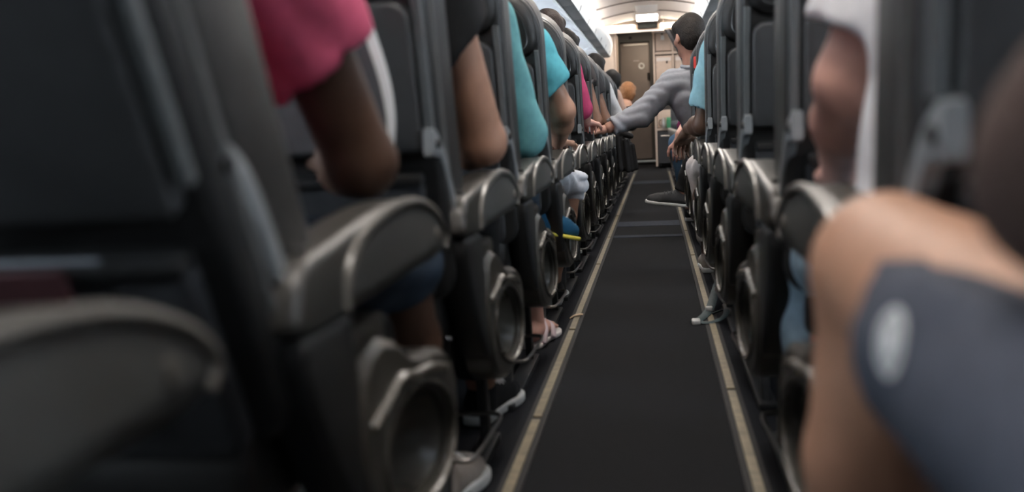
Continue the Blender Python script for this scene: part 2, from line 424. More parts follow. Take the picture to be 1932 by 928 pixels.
# ------------------------------------------------------------------ seats
def recl(V, a, y0=-0.60, z0=0.50):
    c, s = math.cos(a), math.sin(a)
    return [(x, y0 + (y - y0) * c - (z - z0) * s, z0 + (z - z0) * c + (y - y0) * s) for (x, y, z) in V]
BACK_OUT = rrect(0.030, 0.470, 0.43, 1.175, [0.05, 0.05, 0.15, 0.15], 9)
def make_seat(sg, recline, arm=True):
    a = math.radians(recline)
    t = thing('airline_seat', 'seat', 'seat')
    def add(name, VF, m, parent=t, rec=False, angle=40):
        V, F = VF
        if rec: V = recl(V, a)
        return mesh_obj(name, [(sg * v[0], v[1], v[2]) for v in V], F, m, parent=parent, angle=angle)
    # backrest
    add('back_shell', plate(BACK_OUT, -0.625, -0.585, 0.014, 'y', 4), M_shell, rec=True)
    add('backrest', plate(offset(BACK_OUT, 0.001), -0.588, -0.440, 0.030, 'y', 5), M_leather, rec=True)
    rim = offset(BACK_OUT, 0.003); rp = [(p, -0.586, q) for p, q in rim]; rp.append(rp[0])
    add('edge_trim', tube(rp, 0.0075, 6, False), M_edge, rec=True)
    hd = rrect(0.036, 0.464, 0.955, 1.172, [0.06, 0.06, 0.148, 0.148], 9)
    add('headrest', plate(hd, -0.650, -0.430, 0.035, 'y', 5), M_leather, rec=True)
    hp = [(p, -0.652, q) for p, q in offset(hd, 0.028)]; hp.append(hp[0])
    add('headrest_piping', tube(hp, 0.004, 6, False), M_shell, rec=True)
    tr = add('tray_table', plate(rrect(0.052, 0.448, 0.705, 0.945, [0.012, 0.012, 0.03, 0.03], 6), -0.652, -0.622, 0.009, 'y', 3), M_tray, rec=True)
    add('tray_latch', plate(rrect(0.225, 0.275, 0.948, 0.985, 0.008, 3), -0.664, -0.636, 0.005, 'y', 2), M_strap, parent=tr, rec=True)
    add('tray_rail', strapbar([(0.040, -0.640, 0.735), (0.040, -0.640, 0.80), (0.040, -0.640, 0.90), (0.042, -0.638, 0.98)], 0.015, 0.014), M_rail, rec=True)
    # hinge strap that runs from the tray arm down to the armrest
    path = catmull([(0.040, -0.712, 0.704), (0.040, -0.690, 0.702), (0.038, -0.660, 0.690), (0.036, -0.632, 0.655), (0.034, -0.600, 0.598)], False, 5)
    n = len(path); ws = [0.036 * (0.75 + 0.55 * math.exp(-((i - 3) / 5.0) ** 2)) for i in range(n)]
    hs = add('hinge_arm', strapbar(path, ws, 0.018), M_strap)
    add('hinge_pin', tube([(0.026, -0.690, 0.702), (0.032, -0.690, 0.702)], 0.008, 12), M_shell, parent=hs)
    # lower back: pocket
    pk = add('literature_pocket', plate(rrect(0.06, 0.44, 0.44, 0.665, [0.03, 0.03, 0.015, 0.015], 5), -0.652, -0.622, 0.012, 'y', 3), M_pocket, rec=True)
    add('pocket_hem', plate(rrect(0.06, 0.44, 0.652, 0.670, 0.006, 3), -0.657, -0.628, 0.004, 'y', 2), M_shell, parent=pk, rec=True)
    # cushion
    cu = catmull([(-0.60, 0.36), (-0.60, 0.455), (-0.45, 0.465), (-0.25, 0.470), (-0.12, 0.475), (-0.075, 0.44), (-0.09, 0.38), (-0.2, 0.35), (-0.45, 0.345)], True, 5)
    add('seat_cushion', plate(cu, 0.066, 0.462, 0.025, 'x', 4), M_leather)
    # aisle armrest
    arm_out = catmull([(-0.605, 0.538), (-0.618, 0.575), (-0.585, 0.606), (-0.50, 0.617), (-0.38, 0.630), (-0.25, 0.637), (-0.13, 0.628), (-0.045, 0.602), (-0.002, 0.568), (-0.015, 0.545), (-0.06, 0.537), (-0.20, 0.537), (-0.40, 0.537)], True, 5)
    if arm:
        ar = add('armrest', plate(arm_out, 0.004, 0.066, 0.012, 'x', 4), M_arm)
        side = catmull([(-0.480, 0.548), (-0.470, 0.580), (-0.42, 0.606), (-0.33, 0.621), (-0.24, 0.626), (-0.14, 0.617), (-0.06, 0.594), (-0.018, 0.567), (-0.028, 0.550), (-0.10, 0.546), (-0.30, 0.546)], True, 5)
        add('side_panel', plate(offset(side, 0.004), -0.001, 0.010, 0.003, 'x', 2), M_armside, parent=ar)
        ed = catmull([(0.004, -0.492, 0.542), (0.003, -0.480, 0.583), (0.003, -0.425, 0.613), (0.003, -0.33, 0.628), (0.003, -0.24, 0.633), (0.003, -0.135, 0.624), (0.003, -0.052, 0.599), (0.003, -0.008, 0.568), (0.004, -0.018, 0.546)], False, 5)
        add('edge_rim', tube(ed, 0.0065, 8), M_rim, parent=ar)
        add('seam_slot', plate(rrect(0.018, 0.056, -0.566, -0.552, 0.003, 2), 0.604, 0.6165, 0.001, 'z', 1), M_seam, parent=ar)
        add('recline_button', tube([(-0.0035, -0.075, 0.575), (0.004, -0.075, 0.575)], 0.010, 12), M_rim, parent=ar)
    # end bay: column and shroud with its oval recess
    col = catmull([(-0.612, 0.532), (-0.53, 0.535), (-0.462, 0.530), (-0.448, 0.47), (-0.43, 0.40), (-0.405, 0.31), (-0.44, 0.285), (-0.49, 0.325), (-0.545, 0.395), (-0.590, 0.465)], True, 4)
    add('end_column', plate(col, 0.006, 0.060, 0.012, 'x', 3), M_shell)
    cx, cz = -0.215, 0.312; N = 48
    sh = np.array(catmull([(-0.470, 0.40), (-0.455, 0.465), (-0.40, 0.488), (-0.33, 0.480), (-0.27, 0.448), (-0.20, 0.428), (-0.12, 0.418), (-0.04, 0.395), (0.005, 0.345), (0.0, 0.280), (-0.06, 0.230), (-0.18, 0.205), (-0.30, 0.212), (-0.40, 0.252), (-0.455, 0.32)], True, 12))
    ang = np.arctan2(sh[:, 1] - cz, (sh[:, 0] - cx) * 0.45)
    outer, inner = [], []; od = np.argsort(ang)
    for i in range(N):
        w = -math.pi + 2 * math.pi * i / N
        outer.append((float(np.interp(w, ang[od], sh[od, 0], period=2 * math.pi)), float(np.interp(w, ang[od], sh[od, 1], period=2 * math.pi))))
        ca, sa = math.cos(w), math.sin(w)
        inner.append((cx + 0.178 * ca - 0.010 * sa, cz + 0.076 * sa - 0.028 * ca))
    es = add('end_shroud', ringplate(outer, inner, 0.000, 0.058, 0.010, 'x'), M_shroud, angle=35)
    V = []; F = []; R = 9                                    # dished cup
    for r in range(R):
        f = 1.03 - r / (R - 1) * 0.985; dep = 0.012 + 0.062 * (1 - f * f * 0.94) ** 0.6
        for (p, q) in inner: V.append((dep, cx + (p - cx) * f, cz + (q - cz) * f))
    for r in range(R - 1):
        for i in range(N): F.append((r * N + i, r * N + (i + 1) % N, (r + 1) * N + (i + 1) % N, (r + 1) * N + i))
    F.append(tuple((R - 1) * N + i for i in range(N)))
    add('recess_cup', (V, F), M_cup, parent=es)
    ip = [(0.001, p, q) for p, q in offset(inner, -0.008)]; ip.append(ip[0])
    add('recess_rim', tube(ip, 0.006, 7, False), M_rim if False else M_cup, parent=es)
    wv = catmull([(0.000, -0.445, 0.400), (-0.002, -0.39, 0.412), (-0.002, -0.32, 0.425), (-0.001, -0.25, 0.412), (0.0, -0.15, 0.398), (0.002, -0.06, 0.375)], False, 5)
    add('shroud_ridge', tube(wv, 0.007, 7), M_cup, parent=es)
    add('outer_pivot', plate(rrect(-0.44, -0.33, 0.475, 0.512, 0.015, 4), 0.010, 0.056, 0.008, 'x', 2), M_shroud, parent=es)
    # legs and luggage bar
    for (y0, y1) in ((-0.46, -0.56), (-0.16, -0.10)):
        add('leg', strapbar([(0.085, y0, 0.33), (0.085, (y0 + y1) / 2, 0.16), (0.085, y1, 0.012), (0.085, y1 + .001, 0.0)], 0.035, 0.022), M_leg)
    add('foot_rail', plate(rrect(0.062, 0.108, -0.62, -0.04, 0.01, 3), 0.0, 0.018, 0.004, 'z', 2), M_leg)
    lb = catmull([(0.30, -0.205, 0.11), (0.12, -0.205, 0.11), (0.045, -0.207, 0.11), (0.030, -0.235, 0.108), (0.034, -0.33, 0.105), (0.038, -0.44, 0.105), (0.050, -0.475, 0.10), (0.080, -0.480, 0.10)], False, 5)
    add('luggage_bar', tube(lb, 0.005, 8), M_metal)
    add('spar', tube([(0.03, -0.40, 0.345), (0.47, -0.40, 0.345)], 0.022, 10), M_leg)
    # inner armrest
    add('inner_armrest', plate(arm_out, 0.452, 0.492, 0.010, 'x', 3), M_arm)
    return t
protos = {}
seat_info = {
    ('L', 0): 'dark aisle seat at the lower left edge, only its blurred armrest showing',
    ('L', 1): 'dark reclined aisle seat in front of the pink shirt passenger on the left',
    ('L', 2): 'dark grey aisle seat with the black t-shirt passenger on the left',
    ('L', 3): 'dark grey aisle seat with the teal shirt passenger on the left',
    ('L', 4): 'dark grey aisle seat with the bright blue t-shirt passenger on the left',
    ('R', 0): 'dark aisle seat at the lower right under the bare-kneed passenger',
    ('R', 1): 'dark aisle seat with the white t-shirt passenger on the right',
    ('R', 5): 'dark grey aisle seat with the light blue t-shirt passenger on the right',
    ('R', 7): 'dark grey aisle seat with the man in grey shirt on the right'}
for side, sg, xa in (('L', -1, XL), ('R', 1, XR)):
    for i in range(NROW):
        rc = {('L', 1): 27, ('R', 1): 6, ('R', 0): 8}.get((side, i), 14 if side == 'L' else 9)
        key = (side, rc, (side, i) != ('R', 0))
        if key not in protos: t = protos[key] = make_seat(sg, rc, key[2])
        else: t = copy_tree(protos[key])
        t.location = (xa, row_y(i), 0)
        w = 'left' if side == 'L' else 'right'
        t['label'] = seat_info.get((side, i), f'dark grey airline aisle seat on the {w}, {ORD[i]} row from the camera')
        t['group'] = f'aisle seats on the {w}'

for side, sg, xa in (('L', -1, XL), ('R', 1, XR)):
    src = protos[(side, 14 if side == 'L' else 9, True)]
    keep = ('back_shell', 'backrest', 'headrest', 'seat_cushion', 'inner_armrest', 'leg', 'tray_table', 'literature_pocket')
    for i in range(NROW):
        for c, nm in ((1, 'middle'), (2, 'window')):
            t = src.copy(); COL.objects.link(t); t.location = (xa + sg * (0.012 + 0.455 * c), row_y(i), 0)
            w = 'left' if side == 'L' else 'right'
            t['label'] = f'dark grey {nm} seat on the {w} behind the aisle seat, {ORD[i]} row'; t['group'] = f'{nm} seats on the {w}'
            for ch in src.children:
                if ch.name.split('.')[0] in keep:
                    d = ch.copy(); COL.objects.link(d); d.parent = t
# magazines in the pocket of the nearest left seat back
for k, (m, dz, lab) in enumerate(((mat('paper_white', (0.20, 0.22, 0.25), 0.6, noise=0.1), -0.010, 'pale magazine edge in the seat pocket at the lower left'),
                                   (mat('paper_red', (0.055, 0.014, 0.017), 0.6, noise=0.15), -0.014, 'dark red brochure in the seat pocket at the lower left'))):
    V, F = plate(rrect(0.13 + 0.03 * k, 0.40, 0.50, 0.682 + dz, 0.004, 2), -0.664 + 0.012 - .009 * k, -0.6585 + 0.012 - .009 * k, 0.0015, 'y', 1)
    V = recl(V, math.radians(27)); o = mesh_obj('magazine', [(-v[0], v[1], v[2]) for v in V], F, m, loc=(XL, row_y(1), 0)); tag(o, lab, 'magazine')

# ------------------------------------------------------------------ galley end
gal_Y = 15.0
t = thing('wall_front', 'dark front wall behind the galley with a narrow door', 'wall', (0, 17.3, 0), kind='structure')
mesh_obj('panel', *box(-1.9, 1.78, 0, 0.08, 0, 2.4), M_galleydark, parent=t, smooth=False)
mesh_obj('header_panel', *box(-0.60, 0.0, -0.10, 0.0, 2.09, 2.36), mat('header_dark', (0.035, 0.033, 0.032), 0.5, noise=.1), parent=t, smooth=False)
mesh_obj('speaker_grille', *tube([(-0.38, -0.115, 2.16), (-0.38, -0.09, 2.16)], 0.028, 12), M_black, parent=t)
d = thing('door_1', 'brown-grey narrow door with a round ring mark at the end of the aisle', 'door', (0, 17.15, 0), kind='structure')
mesh_obj('door_leaf', *plate(rrect(-0.555, -0.065, 0.10, 2.07, 0.03, 4), 0, 0.05, 0.006, 'y', 2), M_door, parent=d)
mesh_obj('door_ledge', *box(-0.50, -0.09, -0.02, 0.005, 2.03, 2.05), M_alu, parent=d)
rg = [(-0.203 + 0.042 * math.cos(a), -0.004, 1.675 + 0.042 * math.sin(a)) for a in [2 * math.pi * k / 24 for k in range(25)]]
mesh_obj('ring_mark', *tube(rg, 0.013, 8, False), M_white, parent=d)
mesh_obj('small_sign', *box(-0.34, -0.24, -0.004, 0.002, 1.765, 1.775), M_alu, parent=d)
mesh_obj('door_handle', *box(-0.105, -0.072, -0.03, 0.003, 1.44, 1.56, 0.006), M_black, parent=d)
mesh_obj('door_frame', *join(box(-0.60, -0.56, -0.05, 0.05, 0.0, 2.1), box(-0.06, -0.02, -0.05, 0.05, 0.0, 2.1)), M_galleydark, parent=d, smooth=False)
mesh_obj('door_sill', *box(-0.40, 0.0, -0.10, -0.02, 0.045, 0.075), mat('sill_metal', (0.75, 0.85, 0.9), 0.25, metal=0.4), parent=d)
# left partition
p = thing('partition', 'warm beige galley partition on the left at the end of the cabin', 'partition', (0, 15.1, 0), kind='structure')
mesh_obj('panel', *box(-1.5, -0.575, 0.0, 0.9, 0, 2.4, 0.02), M_beige, parent=p)
mesh_obj('edge_post', *box(-0.583, -0.553, -0.015, 0.9, 0, 2.09, 0.01), M_beige2, parent=p)
# header with lamps
hd = thing('galley_header', 'beige ceiling beam with lamps above the galley entrance', 'beam', (0, gal_Y, 0), kind='structure')
mesh_obj('beam', *box(-1.2, 1.05, 0.0, 0.2, 2.075, 2.36, 0.01), M_beige, parent=hd)
mesh_obj('lip', *box(-1.2, 1.05, -0.03, 0.02, 2.055, 2.085, 0.006), M_ceil, parent=hd)
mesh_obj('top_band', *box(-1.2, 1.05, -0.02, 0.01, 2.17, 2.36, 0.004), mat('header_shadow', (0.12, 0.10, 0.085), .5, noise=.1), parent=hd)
for x0, x1, lab in ((-0.68, -0.255, 'long warm fluorescent lamp left of the dark sign over the galley'), (0.115, 0.50, 'long warm fluorescent lamp right of the dark sign over the galley')):
    L = thing('tube_lamp', lab, 'lamp', (0, gal_Y - 0.05, 2.13), 'galley header lamps')
    mesh_obj('diffuser', *plate(rrect(x0, x1, -0.028, 0.03, 0.025, 5), -0.045, 0.02, 0.012, 'y', 3), M_lamp_w, parent=L)
    mesh_obj('end_cap', *join(box(x0 - 0.014, x0 + 0.004, -0.04, 0.02, -0.03, 0.032), box(x1 - 0.004, x1 + 0.014, -0.04, 0.02, -0.03, 0.032)), M_alu, parent=L)
gl = thing('galley_lamp', 'flat warm lamp in the galley ceiling before the narrow door', 'lamp', (-0.2, 16.3, 2.30))
mesh_obj('diffuser', *plate(rrect(-0.3, 0.5, -0.25, 0.25, 0.03, 4), -0.02, 0.0, 0.006, 'z', 2), M_lamp_w, parent=gl)
mesh_obj('lamp_frame', *ringplate(rrect(-0.33, 0.53, -0.28, 0.28, 0.04, 4), rrect(-0.302, 0.502, -0.252, 0.252, 0.03, 4), -0.014, 0.02, 0.003, 'z'), M_ceil, parent=gl)
sgn = thing('exit_sign', 'dark unlit sign box between the two galley lamps', 'sign', (0, gal_Y - 0.06, 2.135))
mesh_obj('housing', *box(-0.215, 0.075, -0.03, 0.03, -0.035, 0.045, 0.006), M_black, parent=sgn)
mesh_obj('sign_face', *box(-0.195, 0.055, -0.034, -0.028, -0.024, 0.034, 0.002), mat('sign_face', (0.02, 0.022, 0.02), 0.7, spec=0.1, noise=.3, nscale=20), parent=sgn)
# right galley unit
g = thing('galley_unit', 'beige galley unit with stacked lockers on the right behind the aisle', 'galley', (0, 15.5, 0))
mesh_obj('carcass', *box(0.0, 1.3, 0.12, 0.9, 0.02, 2.12, 0.006), M_galleydark, parent=g)
for x in (0.012, 0.30, 0.60, 0.9): mesh_obj('post', *box(x - 0.016, x + 0.016, -0.01, 0.15, 0.03, 2.11, 0.005), M_beige, parent=g)
for z in (2.095, 1.765, 1.13, 0.60): mesh_obj('shelf_edge', *box(-0.01 if z > 2 else 0.03, 1.2, -0.018, 0.15, z - 0.018, z + 0.018, 0.005), M_beige if z < 2 else M_ceil, parent=g)
for c, x in enumerate((0.036, 0.325, 0.62)):
    for r, (z0, z1) in enumerate(((1.80, 2.065), (1.16, 1.73), (0.63, 0.90))):
        lk = mesh_obj('locker_door', *plate(rrect(x, x + 0.245, z0, z1, 0.012, 3), 0.03, 0.12, 0.008, 'y', 2), M_beige2, parent=g)
        if r == 0:
            mesh_obj('placard', *box(x + 0.085, x + 0.14, 0.022, 0.032, z1 - 0.10, z1 - 0.03, 0.002), M_white, parent=lk)
            mesh_obj('latch', *box(x + 0.09, x + 0.12, 0.012, 0.032, z1 - 0.02, z1 - 0.005, 0.002), M_galleydark, parent=lk)
        elif r == 1:
            mesh_obj('label_strip', *box(x + 0.01, x + 0.235, 0.022, 0.032, z1 - 0.085, z1 - 0.03, 0.002), M_ceil, parent=lk)
            mesh_obj('latch', *box(x + 0.16, x + 0.18, 0.008, 0.032, z1 - 0.12, z1 - 0.085, 0.004), M_black, parent=lk)
    ct = thing('service_trolley', f'dark metal galley trolley under the counter, {ORD[c]} from the door', 'trolley', (x, 15.5, 0), 'galley trolleys')
    mesh_obj('body', *box(0, 0.245, -0.03, 0.11, 0.07, 0.57, 0.01), mat('trolley_dark', (0.045, 0.045, 0.048), 0.4, metal=.3, noise=.1), parent=ct)
    mesh_obj('handle', *tube([(0.05, -0.03, 0.50), (0.05, -0.06, 0.50), (0.195, -0.06, 0.50), (0.195, -0.03, 0.50)], 0.008, 8), M_alu, parent=ct)
    for xx in (0.03, 0.215): mesh_obj('wheel', *tube([(xx - 0.012, 0.0, 0.035), (xx + 0.012, 0.0, 0.035)], 0.034, 14), M_black, parent=ct)
# things on the counter
for k, (x, z, r, h, m, nm, lab, cat) in enumerate(((0.13, 0.62, 0.035, 0.16, M_alu, 'coffee_pot', 'steel coffee pot on the galley counter by the door side', 'pot'),
        (0.21, 0.62, 0.04, 0.13, mat('green_box', (0.05, 0.25, 0.12), .5, noise=.1), 'drink_carton', 'green drink carton on the galley counter', 'carton'))):
    c = thing(nm, lab, cat, (x, 15.44, 0.618))
    if nm == 'coffee_pot':
        prof = [(0.030, 0), (0.036, 0.02), (0.037, 0.09), (0.026, 0.13), (0.022, 0.16)]
        V = []; F = []
        for (rr, zz) in prof:
            for q in range(14): V.append((rr * math.cos(q * 2 * math.pi / 14), rr * math.sin(q * 2 * math.pi / 14), zz))
        for a_ in range(4):
            for q in range(14): F.append((a_ * 14 + q, a_ * 14 + (q + 1) % 14, (a_ + 1) * 14 + (q + 1) % 14, (a_ + 1) * 14 + q))
        F.append(tuple(range(14))); F.append(tuple(56 + q for q in range(14)))
        mesh_obj('body', V, F, m, parent=c)
        mesh_obj('handle', *tube(catmull([(-0.03, 0, 0.13), (-0.06, 0, 0.12), (-0.065, 0, 0.06), (-0.036, 0, 0.03)], False, 4), 0.006, 8), M_black, parent=c)
    else:
        mesh_obj('body', *box(-0.035, 0.035, -0.03, 0.03, 0, 0.13, 0.003), m, parent=c)
        mesh_obj('gable_top', [(-0.035, -0.03, 0.13), (0.035, -0.03, 0.13), (0.035, 0.03, 0.13), (-0.035, 0.03, 0.13), (-0.035, 0, 0.165), (0.035, 0, 0.165)], [(0, 1, 5, 4), (2, 3, 4, 5), (0, 4, 3), (1, 2, 5)], m, parent=c)
# curtain swept aside
cu = thing('curtain', 'black galley curtain swept aside beside the seated man\'s head', 'curtain', (0, 14.75, 0))
V = []; F = []; NU, NV = 36, 18
for v in range(NV):
    f = v / (NV - 1); z = 2.05 - 1.0 * f
    xa_ = 0.165 + 0.26 * min(f * 2, 1) ** 0.9; xb_ = 0.62 + 0.02 * f
    for u in range(NU):
        g_ = u / (NU - 1); V.append((xa_ + (xb_ - xa_) * g_, 0.018 * math.sin(g_ * 34) * (1 - 0.3 * f), z - 0.05 * g_ * f))
for v in range(NV - 1):
    for u in range(NU - 1): F.append((v * NU + u, v * NU + u + 1, (v + 1) * NU + u + 1, (v + 1) * NU + u))
cc = mesh_obj('drape', V, F, M_curtain, parent=cu); sm = cc.modifiers.new('thick', 'SOLIDIFY'); sm.thickness = 0.006
mesh_obj('rail', *tube([(0.14, 0, 2.065), (0.75, 0, 2.065)], 0.012, 10), M_beige, parent=cu)
for x in (0.16, 0.45, 0.74): mesh_obj('hanger', *tube([(x, 0, 2.07), (x, 0, 2.34)], 0.008, 8), M_beige, parent=cu)

# ------------------------------------------------------------------ people
def unit(v): v = np.array(v, float); return v / max(np.linalg.norm(v), 1e-9)
def lerp(a, b, t): return np.array(a, float) * (1 - t) + np.array(b, float) * t
def frame(heel, toe, up=(0, 0, 1)):
    y = unit(np.array(toe, float) - np.array(heel, float)); x = unit(np.cross(y, up)); z = np.cross(x, y)
    return np.stack([x, y, z], 1)
def seated(xc, s, yf, back=0.0):
    """joints of a passenger; s points from the seat to the aisle, yf is the armrest front of the row. 'a' = aisle side, 'i' = inner side"""
    b = yf - 0.50
    J = dict(pelvis=(xc, b + 0.16, 0.555), chest=(xc, b + 0.06, 0.93), neck=(xc, b + 0.04, 1.11), head=(xc, b + 0.07, 1.245))
    for q, d in (('a', s), ('i', -s)):
        J['sh' + q] = (xc + d * 0.175, b + 0.05, 1.045); J['el' + q] = (xc + d * 0.235, b + 0.14, 0.735); J['wr' + q] = (xc + d * 0.12, b + 0.36, 0.64)
        J['hp' + q] = (xc + d * 0.09, b + 0.17, 0.55); J['kn' + q] = (xc + d * 0.13, b + 0.60, 0.54); J['an' + q] = (xc + d * 0.14, b + 0.64, 0.10); J['to' + q] = (xc + d * 0.15, b + 0.83, 0.03)
    return J
def hand_blob(wr, d, up, side, curl=0.5, size=1.0):
    """palm, four bent fingers of different lengths and a thumb from the side of the palm; d = direction of the fingers, up = back of the hand, side = thumb side"""
    d = unit(d); up = unit(np.array(up) - d * (np.array(up) @ d)); sd = unit(np.cross(d, up)) * side
    B = Blob(); wr = np.array(wr, float); z = size
    B.cap(wr - d * 0.02, wr + d * 0.02 * z, 0.024 * z, 0.026 * z)
    for f in (-0.030, -0.010, 0.010, 0.030):
        B.cap(wr + d * 0.02 * z + sd * f * 0.6 * z, wr + d * 0.085 * z + sd * f * z, 0.013 * z, 0.0115 * z, 0.012)
    for f, L in ((0.031, 0.072), (0.0105, 0.080), (-0.0105, 0.075), (-0.031, 0.058)):
        p = wr + d * 0.088 * z + sd * f * z; a = curl * 0.6; seg = L * z / 2.6; r = 0.0092 * z
        for k, fr in enumerate((1.1, 0.85, 0.65)):
            dd = d * math.cos(a) - up * math.sin(a); q = p + dd * seg * fr; B.cap(p, q, r, r * 0.9, 0.004); p = q; a += curl * 0.9; r *= 0.92
    p = wr + d * 0.03 * z + sd * 0.024 * z
    for k, (L, w) in enumerate(((0.045, 0.55), (0.034, 0.25), (0.026, 0.0))):
        dd = unit(d * (1 - w * 0.5) + sd * w * 1.2 - up * 0.35 * curl * (k + 1)); q = p + dd * L * z; B.cap(p, q, 0.0125 * z * (1 - 0.1 * k), 0.011 * z * (1 - 0.1 * k), 0.008); p = q
    return B
def add_head(B, J, yaw=0.0, tilt=0.0):
    c = np.array(J['head'], float); cy, sy = math.cos(yaw), math.sin(yaw)
    R = np.array([[cy, -sy, 0], [sy, cy, 0], [0, 0, 1.0]]); ct, st = math.cos(tilt), math.sin(tilt)
    R = R @ np.array([[1, 0, 0], [0, ct, -st], [0, st, ct]])
    def P(x, y, z): return c + R @ np.array((x, y, z), float)
    B.ell(P(0, -0.010, 0.025), (0.075, 0.096, 0.092), 0.02, R)                  # skull
    B.ell(P(0, 0.025, -0.045), (0.058, 0.068, 0.075), 0.025, R)                 # face and jaw
    B.cap(P(-0.02, 0.062, -0.090), P(0.02, 0.062, -0.090), 0.020, 0.020, 0.02)  # chin
    B.cap(P(-0.030, 0.078, 0.012), P(0.030, 0.078, 0.012), 0.011, 0.011, 0.012) # brow
    B.cap(P(0, 0.088, 0.0), P(0, 0.103, -0.030), 0.009, 0.013, 0.010)           # nose
    B.cap(P(-0.018, 0.084, -0.060), P(0.018, 0.084, -0.060), 0.008, 0.008, 0.008)
    for s in (-1, 1):
        B.ell(P(s * 0.076, -0.004, -0.015), (0.009, 0.020, 0.032), 0.006, R)    # ears
        B.ell(P(s * 0.045, 0.060, -0.025), (0.022, 0.024, 0.022), 0.015, R)     # cheeks
    return P, R
def put(name, VF, m, root, angle=None):
    V, F = VF
    L = np.array(root.location)
    me = bpy.data.meshes.new(name); V = np.asarray(V, float) - L
    me.from_pydata(V.tolist(), [], np.asarray(F).tolist() if not isinstance(F, list) else [tuple(map(int, f)) for f in F])
    bm = bmesh.new(); bm.from_mesh(me); bmesh.ops.recalc_face_normals(bm, faces=bm.faces[:]); bm.to_mesh(me); bm.free()
    me.shade_smooth(); me.materials.append(m)
    o = bpy.data.objects.new(name, me); COL.objects.link(o); o.parent = root
    return o
def sub(name, VF, m, par, root):
    o = put(name, VF, m, root); o.parent = par; return o
def make_shoe(root, heel, toe, up, m_up, m_sole, style='sneaker', h=0.006, lace=True):
    R = frame(heel, toe, up); o0 = np.array(heel, float); L = np.linalg.norm(np.array(toe) - np.array(heel)); k = L / 0.28
    def T(x, y, z): return o0 + R @ np.array((x, y, z), float) * k
    out = catmull([(-0.030, 0.0), (0.030, 0.0), (0.036, 0.05), (0.036, 0.13), (0.050, 0.20), (0.040, 0.262), (0.010, 0.282), (-0.022, 0.270), (-0.040, 0.21), (-0.036, 0.12), (-0.038, 0.05)], True, 5)
    sV, sF = plate(out, 0.0, {'sneaker': 0.024, 'trainer': 0.013}.get(style, 0.019), 0.006, 'z', 3)
    sV = [T(*v) for v in sV]
    if style == 'sandal':
        so = put('sandal', (sV, sF), m_sole, root)
        for path in ([(0.046, 0.13, 0.014), (0.036, 0.150, 0.052), (0.0, 0.165, 0.066), (-0.028, 0.150, 0.050), (-0.040, 0.13, 0.012)],
                     [(0.036, 0.03, 0.014), (0.036, 0.06, 0.055), (0.010, 0.12, 0.078), (0.004, 0.185, 0.056), (0.012, 0.225, 0.022)],
                     [(-0.038, 0.03, 0.014), (-0.034, 0.06, 0.055), (-0.004, 0.12, 0.078), (0.004, 0.185, 0.056)]):
            P_ = catmull(path, False, 5); bV, bF = tube(P_, 0.0105, 8, True, 0.45); sub('strap', ([T(*v) for v in bV], bF), m_up, so, root)
        return so
    B = Blob()
    B.cap(T(0, 0.04, 0.045), T(0, 0.20, 0.035), 0.036 * k, 0.034 * k, 0.02); B.cap(T(0, 0.20, 0.032), T(0.004, 0.243, 0.028), 0.036 * k, 0.030 * k, 0.02)
    B.cap(T(0, 0.045, 0.05), T(0, 0.055, 0.085), 0.036 * k, 0.036 * k, 0.02); B.cap(T(0, 0.08, 0.075), T(0, 0.16, 0.05), 0.028 * k, 0.028 * k, 0.02)
    B.cut(T(0, 0, 0.014), -R[:, 2]); B.cut(T(0, 0.045, 0.098), unit(R[:, 2] - 0.25 * R[:, 1]))
    up_o = put('shoe', B.mesh(h), m_up, root)
    sub('sole', (sV, sF), m_sole, up_o, root)
    if lace:
        for y in (0.100, 0.122, 0.144, 0.166):
            zt = 0.108 - (y - 0.08) * 0.30
            bV, bF = tube(catmull([(-0.024, y, zt - 0.018), (-0.010, y + 0.004, zt - 0.002), (0.010, y - 0.002, zt - 0.002), (0.024, y, zt - 0.018)], False, 3), 0.0035, 6)
            sub('lace', ([T(*v) for v in bV], bF), M_white if style == 'sneaker' else m_up, up_o, root)
    return up_o
